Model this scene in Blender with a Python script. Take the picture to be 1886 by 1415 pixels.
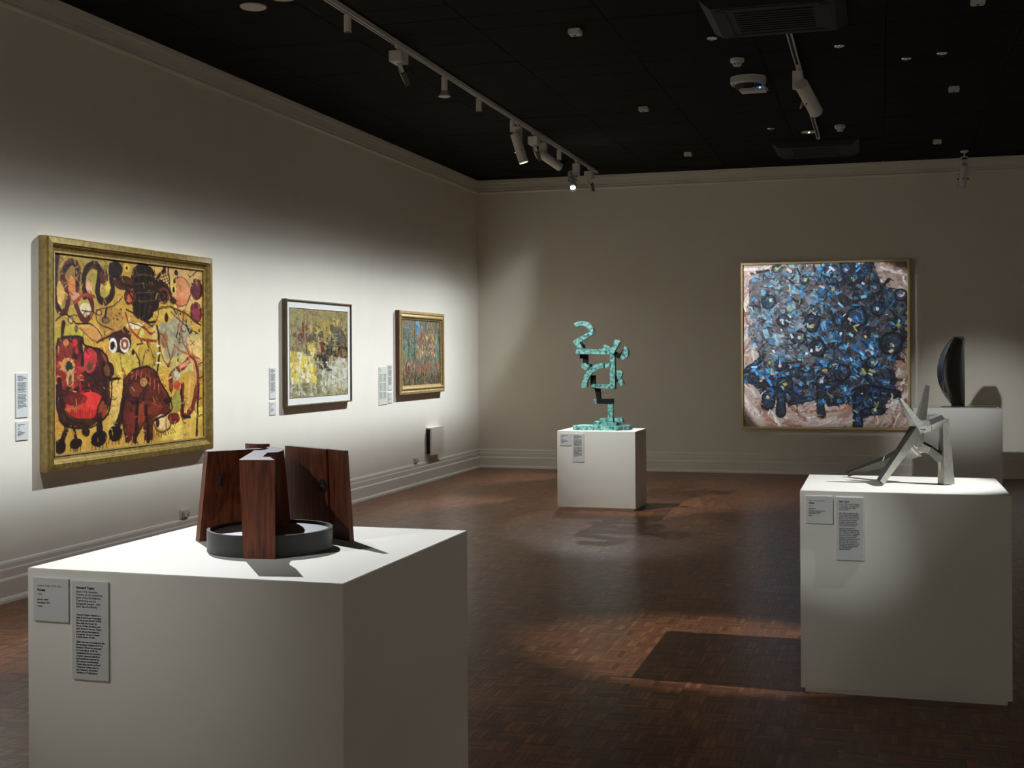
import bpy, bmesh, math, random
import numpy as np
from mathutils import Vector, Matrix

# ------------------------------------------------------------------ scene reset
for _o in list(bpy.data.objects):
    bpy.data.objects.remove(_o, do_unlink=True)
SC = bpy.context.scene
COL = SC.collection
RND = random.Random(7)

# ------------------------------------------------------------------ camera (level, slightly rolled, lens shifted down)
F_PX, CX_PX, CY_PX = 2291.89, 943.0, 655.17
CAM_P = Vector((5.17354, 0.0, 1.5))
YAW, ROLL = 0.28719, -0.00521
_f = Vector((-math.sin(YAW), math.cos(YAW), 0))
_r0 = Vector((math.cos(YAW), math.sin(YAW), 0))
_u0 = Vector((0, 0, 1))
_r = _r0 * math.cos(ROLL) + _u0 * math.sin(ROLL)
_u = -_r0 * math.sin(ROLL) + _u0 * math.cos(ROLL)
cam_data = bpy.data.cameras.new('camera')
cam_data.sensor_fit = 'HORIZONTAL'
cam_data.sensor_width = 36.0
cam_data.lens = F_PX / 1886 * 36.0
cam_data.shift_y = -(707.5 - CY_PX) / 1886
cam_data.clip_start = 0.05
cam = bpy.data.objects.new('camera', cam_data)
COL.objects.link(cam)
cam.matrix_world = Matrix(((_r.x, _u.x, -_f.x, CAM_P.x), (_r.y, _u.y, -_f.y, CAM_P.y), (_r.z, _u.z, -_f.z, CAM_P.z), (0, 0, 0, 1)))
SC.camera = cam

# ------------------------------------------------------------------ world and exposure (a closed room: only its lamps light it)
world = bpy.data.worlds.new('world'); SC.world = world
world.use_nodes = True
world.node_tree.nodes['Background'].inputs[0].default_value = (0, 0, 0, 1)
world.node_tree.nodes['Background'].inputs[1].default_value = 0.0
SC.view_settings.view_transform = 'Standard'
SC.view_settings.look = 'None'
SC.view_settings.gamma = 1.0
SC.view_settings.use_curve_mapping = False
SC.view_settings.exposure = 0.0

# lamp strengths (watts)
W_FLOOD = 150.0
LAMP_TINT = (0.92, 0.975, 1.04)
WALL_TINT = (0.875, 0.97, 1.08)

# room dimensions in metres
HC, D, XR, YF = 3.852, 15.914, 11.5, -3.5

# ------------------------------------------------------------------ helpers
def lin(c):
    c = np.asarray(c, float) / 255.0
    return np.where(c <= 0.04045, c / 12.92, ((c + 0.055) / 1.055) ** 2.4)

def prop(o, label=None, cat=None, group=None, kind=None):
    if label: o['label'] = label
    if cat: o['category'] = cat
    if group: o['group'] = group
    if kind: o['kind'] = kind
    return o

def empty(name, loc=(0, 0, 0), label=None, cat=None, group=None):
    o = bpy.data.objects.new(name, None)
    o.empty_display_size = 0.05
    COL.objects.link(o); o.location = loc
    return prop(o, label, cat, group)

def obj(name, me, mat=None, parent=None, loc=None):
    o = bpy.data.objects.new(name, me)
    COL.objects.link(o)
    if mat is not None and len(me.materials) == 0:
        me.materials.append(mat)
    if parent is not None: o.parent = parent
    if loc is not None: o.location = loc
    return o

class MB:
    """collects shapes into one mesh"""
    def __init__(s): s.v = []; s.f = []; s.m = []
    def add(s, vs, fs, mi=0):
        n = len(s.v); s.v += [tuple(p) for p in vs]
        for q in fs: s.f.append(tuple(i + n for i in q)); s.m.append(mi)
        return s
    def box(s, a, b, mi=0, bev=0.0):
        x0, y0, z0 = a; x1, y1, z1 = b
        if bev <= 0:
            return s.add([(x0,y0,z0),(x1,y0,z0),(x1,y1,z0),(x0,y1,z0),(x0,y0,z1),(x1,y0,z1),(x1,y1,z1),(x0,y1,z1)],
                         [(0,3,2,1),(4,5,6,7),(0,1,5,4),(1,2,6,5),(2,3,7,6),(3,0,4,7)], mi)
        bm = bmesh.new(); bmesh.ops.create_cube(bm, size=1)
        for v in bm.verts: v.co = Vector(((x0+x1)/2+v.co.x*(x1-x0), (y0+y1)/2+v.co.y*(y1-y0), (z0+z1)/2+v.co.z*(z1-z0)))
        bmesh.ops.bevel(bm, geom=list(bm.edges), offset=bev, segments=2, affect='EDGES')
        bm.verts.ensure_lookup_table(); bm.verts.index_update()
        s.add([v.co[:] for v in bm.verts], [[v.index for v in f.verts] for f in bm.faces], mi); bm.free()
        return s
    def tube(s, p0, p1, r0, r1=None, n=20, mi=0, caps=True):
        r1 = r0 if r1 is None else r1
        p0, p1 = Vector(p0), Vector(p1); d = (p1 - p0).normalized()
        a = d.orthogonal().normalized(); b = d.cross(a)
        vs = []
        for p, r in ((p0, r0), (p1, r1)):
            for k in range(n):
                t = 2*math.pi*k/n; vs.append(p + (a*math.cos(t) + b*math.sin(t))*r)
        fs = [(k, (k+1) % n, n+(k+1) % n, n+k) for k in range(n)]
        if caps: fs += [tuple(range(n-1, -1, -1)), tuple(range(n, 2*n))]
        return s.add(vs, fs, mi)
    def lathe(s, prof, c=(0, 0, 0), n=28, mi=0, caps=True):
        vs = []; fs = []
        for (r, z) in prof:
            for k in range(n):
                t = 2*math.pi*k/n; vs.append((c[0]+r*math.cos(t), c[1]+r*math.sin(t), c[2]+z))
        for i in range(len(prof)-1):
            for k in range(n):
                k2 = (k+1) % n; fs.append((i*n+k, i*n+k2, (i+1)*n+k2, (i+1)*n+k))
        if not caps: return s.add(vs, fs, mi)
        fs.append(tuple(range(n-1, -1, -1))); fs.append(tuple((len(prof)-1)*n+k for k in range(n)))
        return s.add(vs, fs, mi)
    def beam(s, p0, p1, a0, a1, side=(1, 0, 0), mi=0, asp=1.0, twist=0.0):
        p0, p1 = Vector(p0), Vector(p1); d = (p1-p0).normalized()
        e = Vector(side); e = (e - d*e.dot(d)).normalized(); g = d.cross(e)
        if twist:
            e, g = e*math.cos(twist)+g*math.sin(twist), g*math.cos(twist)-e*math.sin(twist)
        vs = []
        for p, r in ((p0, a0), (p1, a1)):
            for sx, sy in ((-1,-1),(1,-1),(1,1),(-1,1)): vs.append(p + e*r*sx + g*r*asp*sy)
        return s.add(vs, [(0,3,2,1),(4,5,6,7),(0,1,5,4),(1,2,6,5),(2,3,7,6),(3,0,4,7)], mi)
    def prism(s, poly, lo, hi, axis=2, mi=0, poly_lo=None):
        """poly in the two axes other than `axis`; extruded lo..hi"""
        poly_lo = poly_lo or poly; n = len(poly)
        def mk(p, h):
            if axis == 2: return (p[0], p[1], h)
            if axis == 1: return (p[0], h, p[1])
            return (h, p[0], p[1])
        vs = [mk(p, lo) for p in poly_lo] + [mk(p, hi) for p in poly]
        fs = [tuple(range(n-1, -1, -1)), tuple(range(n, 2*n))] + [(k, (k+1) % n, n+(k+1) % n, n+k) for k in range(n)]
        return s.add(vs, fs, mi)
    def mesh(s, name, mats=(), smooth=False, fix=True):
        me = bpy.data.meshes.new(name)
        me.from_pydata(s.v, [], s.f)
        for m in mats: me.materials.append(m)
        if len(mats) > 1: me.polygons.foreach_set('material_index', s.m)
        if fix:
            bm = bmesh.new(); bm.from_mesh(me); bmesh.ops.recalc_face_normals(bm, faces=bm.faces[:]); bm.to_mesh(me); bm.free()
        if smooth:
            me.polygons.foreach_set('use_smooth', [True]*len(me.polygons))
            me.set_sharp_from_angle(angle=math.radians(35))
        me.update()
        return me
    def build(s, name, mat, parent=None, smooth=False, loc=None, fix=True):
        mats = mat if isinstance(mat, (list, tuple)) else [mat]
        return obj(name, s.mesh(name, mats, smooth, fix), None, parent, loc)

def sweep(prof, p0, p1, inward, name, mat, m0=0.0, m1=0.0):
    """extrude a (protrusion, z) profile from p0 to p1 along a wall; m0/m1: mitre sign at either end"""
    p0, p1, n = Vector(p0), Vector(p1), Vector(inward); d = (p1-p0).normalized()
    vs = []; k = len(prof)
    for p, m in ((p0, m0), (p1, m1)):
        for (a, z) in prof: vs.append(p + n*a + d*(a*m) + Vector((0, 0, z)))
    fs = [(i, (i+1) % k, k+(i+1) % k, k+i) for i in range(k)] + [tuple(range(k-1, -1, -1)), tuple(range(k, 2*k))]
    b = MB(); b.add(vs, fs); return b.build(name, mat)

# ------------------------------------------------------------------ materials
def mat(name, col, rough=0.6, metal=0.0, spec=0.5, coat=0.0, coat_rough=0.1, emit=None, emit_s=0.0):
    m = bpy.data.materials.new(name); m.use_nodes = True
    b = m.node_tree.nodes['Principled BSDF']
    b.inputs['Base Color'].default_value = (*col, 1)
    b.inputs['Roughness'].default_value = rough
    b.inputs['Metallic'].default_value = metal
    b.inputs['Specular IOR Level'].default_value = spec
    b.inputs['Coat Weight'].default_value = coat
    b.inputs['Coat Roughness'].default_value = coat_rough
    if emit:
        b.inputs['Emission Color'].default_value = (*emit, 1); b.inputs['Emission Strength'].default_value = emit_s
    return m, m.node_tree.nodes, m.node_tree.links, b

def noise_mix(m, nodes, links, b, c0, c1, scale=(1, 1, 1), nscale=5.0, detail=4.0, lo=0.35, hi=0.65, bump=0.0, bump_d=0.002, rough=None):
    tc = nodes.new('ShaderNodeTexCoord'); mp = nodes.new('ShaderNodeMapping'); mp.inputs['Scale'].default_value = scale
    nz = nodes.new('ShaderNodeTexNoise'); nz.inputs['Scale'].default_value = nscale; nz.inputs['Detail'].default_value = detail
    cr = nodes.new('ShaderNodeValToRGB'); cr.color_ramp.elements[0].position = lo; cr.color_ramp.elements[1].position = hi
    cr.color_ramp.elements[0].color = (*c0, 1); cr.color_ramp.elements[1].color = (*c1, 1)
    links.new(tc.outputs['Object'], mp.inputs['Vector']); links.new(mp.outputs['Vector'], nz.inputs['Vector'])
    links.new(nz.outputs['Fac'], cr.inputs['Fac']); links.new(cr.outputs['Color'], b.inputs['Base Color'])
    if bump:
        bp = nodes.new('ShaderNodeBump'); bp.inputs['Strength'].default_value = bump; bp.inputs['Distance'].default_value = bump_d
        links.new(nz.outputs['Fac'], bp.inputs['Height']); links.new(bp.outputs['Normal'], b.inputs['Normal'])
    return nz

def M_paint(name, c, rough, bump=0.05, spec=0.3):
    m, n, l, b = mat(name, c, rough, spec=spec)
    noise_mix(m, n, l, b, [k*0.975 for k in c], c, nscale=3.0, detail=6, bump=0)
    nz = n.new('ShaderNodeTexNoise'); nz.inputs['Scale'].default_value = 140.0; nz.inputs['Detail'].default_value = 2
    tc = n.new('ShaderNodeTexCoord'); l.new(tc.outputs['Object'], nz.inputs['Vector'])
    bp = n.new('ShaderNodeBump'); bp.inputs['Strength'].default_value = bump; bp.inputs['Distance'].default_value = 0.001
    l.new(nz.outputs['Fac'], bp.inputs['Height']); l.new(bp.outputs['Normal'], b.inputs['Normal'])
    return m

m_wall = M_paint('wall_paint', (0.84, 0.768, 0.632), 0.9)
m_trim = M_paint('trim_paint', (0.82, 0.757, 0.635), 0.55, 0.02)
m_ped = M_paint('pedestal_paint', (0.82, 0.775, 0.675), 0.55, 0.03)
m_ceil, _n, _l, _b = mat('ceiling_board_black', (0.009, 0.009, 0.0075), 0.85, spec=0.12)
noise_mix(m_ceil, _n, _l, _b, (0.006, 0.006, 0.005), (0.012, 0.012, 0.010), (2, 14, 2), 6.0, 5, 0.3, 0.7, 0.3, 0.003)
m_ceilbase = mat('ceiling_void', (0.004, 0.004, 0.004), 0.9)[0]
m_white = mat('powder_coat_white', (0.70, 0.665, 0.59), 0.45)[0]
m_offwhite = mat('plastic_white', (0.60, 0.575, 0.51), 0.5)[0]
m_dark = mat('dark_recess', (0.01, 0.01, 0.01), 0.6)[0]
m_blackmetal = mat('black_cassette', (0.007, 0.007, 0.007), 0.6)[0]
m_chrome = mat('chrome', (0.7, 0.7, 0.68), 0.2, 1.0)[0]
m_lens = mat('lamp_lens', (0.9, 0.9, 0.85), 0.3, emit=(1.0, 0.95, 0.85), emit_s=14.0)[0]
m_lensoff = mat('lamp_glass', (0.55, 0.53, 0.47), 0.3)[0]
m_card = mat('foam_card', (0.63, 0.615, 0.575), 0.6)[0]
m_cardy = mat('cream_card', (0.64, 0.64, 0.53), 0.6)[0]
m_ink = mat('print_ink', (0.012, 0.012, 0.012), 0.6)[0]
m_ink2 = mat('print_ink_grey', (0.10, 0.10, 0.095), 0.6)[0]
m_blue = mat('status_led_blue', (0.05, 0.2, 0.8), 0.4, emit=(0.08, 0.35, 1.0), emit_s=9.0)[0]

# parquet: colour of each finger is stored on the mesh, grain is procedural
m_floor, _n, _l, _b = mat('parquet_jarrah', (0.10, 0.05, 0.03), 0.30, spec=0.26, coat=0.0, coat_rough=0.14)
_at = _n.new('ShaderNodeAttribute'); _at.attribute_name = 'tint'
_geo = _n.new("ShaderNodeNewGeometry"); _nz = _n.new('ShaderNodeTexNoise'); _nz.inputs['Scale'].default_value = 60; _nz.inputs['Detail'].default_value = 5
_l.new(_geo.outputs["Position"], _nz.inputs['Vector'])
_mx = _n.new('ShaderNodeMix'); _mx.data_type = 'RGBA'; _mx.blend_type = 'MULTIPLY'; _mx.inputs['Factor'].default_value = 0.5
_cr = _n.new('ShaderNodeValToRGB'); _cr.color_ramp.elements[0].position = 0.3; _cr.color_ramp.elements[1].position = 0.7
_cr.color_ramp.elements[0].color = (0.45, 0.42, 0.4, 1); _cr.color_ramp.elements[1].color = (1.25, 1.2, 1.2, 1)
_l.new(_nz.outputs['Fac'], _cr.inputs['Fac']); _l.new(_at.outputs['Color'], _mx.inputs['A']); _l.new(_cr.outputs['Color'], _mx.inputs['B'])
_l.new(_mx.outputs['Result'], _b.inputs['Base Color'])
_nz2 = _n.new('ShaderNodeTexNoise'); _nz2.inputs['Scale'].default_value = 9; _nz2.inputs['Detail'].default_value = 3
_l.new(_geo.outputs["Position"], _nz2.inputs['Vector'])
_bp = _n.new('ShaderNodeBump'); _bp.inputs['Strength'].default_value = 0.12; _bp.inputs['Distance'].default_value = 0.004
_l.new(_nz2.outputs['Fac'], _bp.inputs['Height']); _l.new(_bp.outputs['Normal'], _b.inputs['Normal']); _l.new(_bp.outputs['Normal'], _b.inputs['Coat Normal'])
m_sub = mat('floor_mastic', (0.035, 0.020, 0.013), 0.5, coat=0.3, coat_rough=0.2)[0]

# woods and metals of the exhibits
def M_wood(name, c0, c1, rough):
    m, n, l, b = mat(name, c1, rough, spec=0.4)
    noise_mix(m, n, l, b, c0, c1, (26, 26, 2.2), 4.0, 6, 0.32, 0.68, 0.25, 0.001)
    return m
m_jarrah = M_wood('jarrah', (0.070, 0.018, 0.008), (0.215, 0.058, 0.024), 0.42)
m_jarrah_sheen = M_wood('jarrah_end_grain_sheen', (0.13, 0.10, 0.105), (0.20, 0.165, 0.17), 0.5)  # end grain, with the purple-grey sheen of the tops put into the colour
m_steel = mat('blackened_steel', (0.022, 0.023, 0.023), 0.42, 0.0, 0.5)[0]
m_alu, _n, _l, _b = mat('brushed_aluminium', (0.42, 0.41, 0.375), 0.38, 1.0)
noise_mix(m_alu, _n, _l, _b, (0.34, 0.335, 0.30), (0.50, 0.49, 0.45), (60, 60, 8), 4, 4, 0.3, 0.7, 0.1, 0.0006)
m_black = mat('polished_black', (0.006, 0.006, 0.005), 0.09, 0.0, 0.6, 0.6, 0.04)[0]
m_patina, _n, _l, _b = mat('verdigris', (0.10, 0.33, 0.28), 0.7)
noise_mix(m_patina, _n, _l, _b, (0.022, 0.085, 0.070), (0.21, 0.50, 0.43), (1, 1, 1), 34, 10, 0.36, 0.60, 0.6, 0.003)
m_darkpiece = mat('near_black_piece', (0.007, 0.008, 0.007), 0.6, spec=0.2)[0]  # flat near-black for the sculpture's zigzag and side pieces
m_plate = mat('satin_steel', (0.30, 0.29, 0.30), 0.45, 1.0)[0]
def M_gilt(name, c0, c1, rough, metal):
    m, n, l, b = mat(name, c1, rough, metal)
    noise_mix(m, n, l, b, c0, c1, (6, 6, 6), 5, 6, 0.3, 0.7, 0.15, 0.001)
    return m
m_gilt = M_gilt('gilt_gold', (0.20, 0.125, 0.026), (0.42, 0.29, 0.080), 0.42, 0.45)
m_gilt2 = M_gilt('gilt_pale', (0.40, 0.27, 0.095), (0.58, 0.42, 0.18), 0.45, 0.35)
m_walnut = M_wood('frame_walnut', (0.075, 0.050, 0.027), (0.15, 0.10, 0.055), 0.45)
m_gold_edge = mat('brass_slip', (0.62, 0.47, 0.23), 0.3, 0.8)[0]
m_mat = mat('linen_mount', (0.72, 0.69, 0.62), 0.85)[0]
m_backing = mat('stretcher_wood', (0.20, 0.14, 0.08), 0.8)[0]
m_redwood = M_wood('frame_side_red', (0.09, 0.03, 0.015), (0.16, 0.06, 0.03), 0.5)
m_canvas, _n, _l, _b = mat('oil_paint', (0.5, 0.5, 0.5), 0.5, spec=0.35)
_at = _n.new('ShaderNodeAttribute'); _at.attribute_name = 'paint'
_l.new(_at.outputs['Color'], _b.inputs['Base Color'])

# ------------------------------------------------------------------ setting: walls, ceiling, floor, trims
def slab(name, a, b, m):
    o = MB().box(a, b).build(name, m); prop(o, kind='structure'); return o
slab('wall_left', (-0.2, YF-0.2, -0.1), (0, D+0.2, HC+0.25), m_wall)
slab('wall_back', (0, D, -0.1), (XR, D+0.2, HC+0.25), m_wall)
slab('wall_right', (XR, YF-0.2, -0.1), (XR+0.2, D+0.2, HC+0.25), m_wall)
slab('wall_front', (0, YF-0.2, -0.1), (XR, YF, HC+0.25), m_wall)
prop(bpy.data.objects['wall_left'], label='long off-white plastered wall hung with three paintings')
prop(bpy.data.objects['wall_back'], label='far dim wall behind the large blue painting')

BASE = [(0, 0), (.045, 0), (.045, .016), (.040, .028), (.032, .036), (.032, .136), (.028, .144), (.021, .150), (.021, .198), (.016, .206), (.016, .232), (.012, .245), (0, .250)]
for nm, a, b, n, m0, m1 in (('baseboard_left', (0, YF, 0), (0, D, 0), (1, 0, 0), 0, -1), ('baseboard_back', (0, D, 0), (XR, D, 0), (0, -1, 0), 1, -1), ('baseboard_right', (XR, YF, 0), (XR, D, 0), (-1, 0, 0), 0, -1)):
    prop(sweep(BASE, a, b, n, nm, m_trim, m0, m1), kind='structure')
RAIL = [(0, 3.668), (.010, 3.670), (.020, 3.680), (.022, 3.690), (.018, 3.700), (.006, 3.703), (.006, 3.712), (.014, 3.716), (.014, 3.728), (.007, 3.732), (.007, 3.800), (.012, 3.806), (.012, HC), (0, HC)]
for nm, a, b, n, m0, m1 in (('trim_1', (0, YF, 0), (0, D, 0), (1, 0, 0), 0, -1), ('trim_2', (0, D, 0), (XR, D, 0), (0, -1, 0), 1, -1), ('trim_3', (XR, YF, 0), (XR, D, 0), (-1, 0, 0), 0, -1)):
    prop(sweep(RAIL, a, b, n, nm, m_trim, m0, m1), kind='structure')

ceiling = slab('ceiling', (0, YF, HC+0.012), (XR, D, HC+0.2), m_ceilbase)
BW, BL = 0.335, 0.94
cb_mesh = {}
def ceiling_board(w, l):
    k = (round(w, 3), round(l, 3))
    if k not in cb_mesh:
        cb_mesh[k] = MB().box((0, 0, 0), (l-0.006, w-0.006, 0.02)).mesh('ceiling_board', [m_ceil])
    return cb_mesh[k]
far = MB(); row_y = []
y = D
while y > YF:
    row_y.append((max(y-BW, YF), min(y, D))); y -= BW
xs = [0.0, 0.53] + [0.53+BL*k for k in range(1, 12)]; xs = [x for x in xs if x < XR] + [XR]
for (ya, yb) in row_y:
    for xa, xb in zip(xs[:-1], xs[1:]):
        if ya > 6.6 and xa < 7.6:
            dz = RND.uniform(-0.0015, 0.0015)
            obj('ceiling_board', ceiling_board(yb-ya, xb-xa), None, ceiling, (xa+0.003, ya+0.003, HC+dz))
        else:
            far.box((xa+.003, ya+.003, HC), (xb-.003, yb-.003, HC+.02))
prop(far.build('ceiling_boards', m_ceil, ceiling, fix=False), kind='stuff')

# ---- parquet: squares of five jarrah fingers, alternating direction
SQ, NF = 0.12, 5
floor = slab('floor', (0, YF, -0.06), (XR, D, -0.0025), m_sub)
prop(floor, label='dark polished mosaic parquet floor of short wood fingers')
rng = np.random.default_rng(11)
PAL = np.array([(0.200, 0.075, 0.030), (0.165, 0.061, 0.025), (0.236, 0.089, 0.036), (0.126, 0.050, 0.023), (0.210, 0.086, 0.038), (0.268, 0.113, 0.050), (0.182, 0.064, 0.026)])
PED = [(2.832, 3.813, 3.022, 4.053), (4.832, 5.707, 5.651, 6.41), (2.15, 2.923, 11.778, 12.358), (5.52, 6.417, 14.1, 14.9)]
ix = np.arange(int(8.64/SQ)); iy = np.arange(int(math.ceil((D-2.4)/SQ)))
IX, IY = [a.ravel() for a in np.meshgrid(ix, iy)]
OX, OY = IX*SQ, D-(IY+1)*SQ
# visible size of each square from where one stands, to pick the 300 largest
def proj(P):
    d = P - np.array(CAM_P); z = d @ np.array(_f)
    return CX_PX + F_PX*(d @ np.array(_r))/z, CY_PX - F_PX*(d @ np.array(_u))/z, z
px, py, pz = proj(np.stack([OX+SQ/2, OY+SQ/2, np.zeros_like(OX)], -1))
vis = (px > -10) & (px < 1896) & (py < 1425) & (pz > 0.5)
vis &= ~((px > 45) & (px < 868) & (py > 985))
vis &= ~((px > 1470) & (px < 1866) & (py > 900))
cand = np.where(vis)[0]; cand = cand[np.argsort(pz[cand])][:300]
near = np.zeros(len(OX), bool); near[cand] = True

def fingers(n, ox, oy, horiz, rs):
    """n squares -> vertex, face and tint arrays"""
    w = SQ/NF; g = 0.0005; V = []; F = []; T = []
    k = np.arange(NF)
    tot = n*NF
    a = np.repeat(ox, NF); b = np.repeat(oy, NF); hz = np.repeat(horiz, NF); kk = np.tile(k, n)
    x0 = np.where(hz, a, a+kk*w)+g; x1 = np.where(hz, a+SQ, a+(kk+1)*w)-g
    y0 = np.where(hz, b+kk*w, b)+g; y1 = np.where(hz, b+(kk+1)*w, b+SQ)-g
    h = rs.normal(0, 0.00008, tot); tx = rs.normal(0, 0.0016, tot); ty = rs.normal(0, 0.0022, tot)
    def top(x, y): return h + tx*(x-(x0+x1)/2) + ty*(y-(y0+y1)/2)
    zb = np.full(tot, -0.0024)
    P = np.stack([np.stack([x0, y0, top(x0, y0)], -1), np.stack([x1, y0, top(x1, y0)], -1), np.stack([x1, y1, top(x1, y1)], -1), np.stack([x0, y1, top(x0, y1)], -1),
                  np.stack([x0, y0, zb], -1), np.stack([x1, y0, zb], -1), np.stack([x1, y1, zb], -1), np.stack([x0, y1, zb], -1)], 1).reshape(-1, 3)
    base = (np.arange(tot)*8)[:, None, None]
    FQ = (np.array([[0,1,2,3],[4,5,1,0],[5,6,2,1],[6,7,3,2],[7,4,0,3]])[None] + base).reshape(-1, 4)
    c = PAL[rs.integers(0, len(PAL), tot)] * rs.uniform(0.78, 1.22, (tot, 1))
    C = np.repeat(np.concatenate([c, np.ones((tot, 1))], 1), 8, 0)
    return P, FQ, C
def quad_mesh(name, P, FQ, C, attr, m, smooth=False):
    me = bpy.data.meshes.new(name)
    me.vertices.add(len(P)); me.vertices.foreach_set('co', P.astype(np.float32).ravel())
    me.loops.add(FQ.size); me.loops.foreach_set('vertex_index', FQ.astype(np.int32).ravel())
    me.polygons.add(len(FQ)); me.polygons.foreach_set('loop_start', (np.arange(len(FQ))*4).astype(np.int32))
    at = me.attributes.new(attr, 'FLOAT_COLOR', 'POINT'); at.data.foreach_set('color', C.astype(np.float32).ravel())
    me.materials.append(m)
    me.polygons.foreach_set('use_smooth', np.full(len(FQ), bool(smooth)))
    me.update(calc_edges=True); me.validate()
    return me
hor = ((IX+IY) % 2 == 0)
r_ = ~near
P, FQ, C4 = fingers(int(r_.sum()), OX[r_], OY[r_], hor[r_], rng)
o = obj('parquet_field', quad_mesh('parquet_field', P, FQ, C4, 'tint', m_floor), None, floor); prop(o, kind='stuff')
# outside the finely laid area: the same squares, cut more coarsely
gx = np.arange(XR*0, XR, 0.24); gy = np.arange(YF, D, 0.24)
GX, GY = [a.ravel() for a in np.meshgrid(gx, gy)]
k_ = ((GX > 8.63) | (GY < D-SQ*len(iy)-0.23)) & (GX < XR-0.24)
n_ = int(k_.sum()); ox_, oy_ = GX[k_], np.where((GY[k_]+0.24 > D), D-0.24, GY[k_])
P = np.stack([np.stack([ox_, oy_, 0*ox_], -1), np.stack([ox_+.239, oy_, 0*ox_], -1), np.stack([ox_+.239, oy_+.239, 0*ox_], -1), np.stack([ox_, oy_+.239, 0*ox_], -1)], 1).reshape(-1, 3) - np.array([0, 0, 0.0003])
c_ = np.repeat(np.concatenate([PAL[rng.integers(0, len(PAL), n_)], np.ones((n_, 1))], 1), 4, 0)
prop(obj('parquet_border', quad_mesh('parquet_border', P, np.arange(4*n_).reshape(-1, 4), c_, 'tint', m_floor), None, floor), kind='stuff')
var = []
for v in range(24):
    P, FQ, C4 = fingers(1, np.array([0.0]), np.array([0.0]), np.array([v % 2 == 0]), rng)
    var.append(quad_mesh('parquet_square', P, FQ, C4, 'tint', m_floor))
for i in cand:
    v = var[2*RND.randrange(12) + (0 if hor[i] else 1)]
    obj('parquet_square', v, None, floor, (OX[i], OY[i], 0))

# ------------------------------------------------------------------ pedestals
def pedestal(x0, x1, y0, y1, z, label):
    p = empty('display_pedestal', ((x0+x1)/2, (y0+y1)/2, 0), label, 'pedestal', 'white display pedestals')
    w, d = (x1-x0)/2, (y1-y0)/2
    MB().box((-w, -d, 0.022), (w, d, z), bev=0.002).build('body', m_ped, p)
    MB().box((-w+.018, -d+.018, 0), (w-.018, d-.018, 0.0225)).build('plinth', m_ped, p)
    return p
P1, P3, P2, P4 = PED
Z1, Z3, Z2, Z4 = 0.90, 0.896, 0.763, 0.910
pedestal(*P1, Z1, 'large white pedestal nearest the viewer, carrying the dark wooden sculpture')
pedestal(*P3, Z3, 'white pedestal at right carrying the angular aluminium sculpture')
pedestal(*P2, Z2, 'low white pedestal carrying the green bronze sculpture')
pedestal(*P4, Z4, 'white pedestal by the far wall carrying the black crescent')

# ------------------------------------------------------------------ painted canvases: brushwork laid down stroke by stroke
def fnoise(ny, nx, cy, cx, seed):
    r = np.random.default_rng(seed); g = r.random((cy+2, cx+2))
    yy = np.linspace(0, cy, ny, endpoint=False); xx = np.linspace(0, cx, nx, endpoint=False)
    yi = yy.astype(int); xi = xx.astype(int); fy = yy-yi; fx = xx-xi
    fy = (fy*fy*(3-2*fy))[:, None]; fx = (fx*fx*(3-2*fx))[None]
    return (g[yi][:, xi]*(1-fy)*(1-fx) + g[yi+1][:, xi]*fy*(1-fx) + g[yi][:, xi+1]*(1-fy)*fx + g[yi+1][:, xi+1]*fy*fx)
def fbm(ny, nx, c, seed, o=4, sy=1.0, sx=1.0):
    s = 0; a = 1; t = 0
    for k in range(o):
        s = s + a*fnoise(ny, nx, max(1, int(c*sy*2**k)), max(1, int(c*sx*2**k)), seed+17*k); t += a; a *= 0.55
    return s/t
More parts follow.
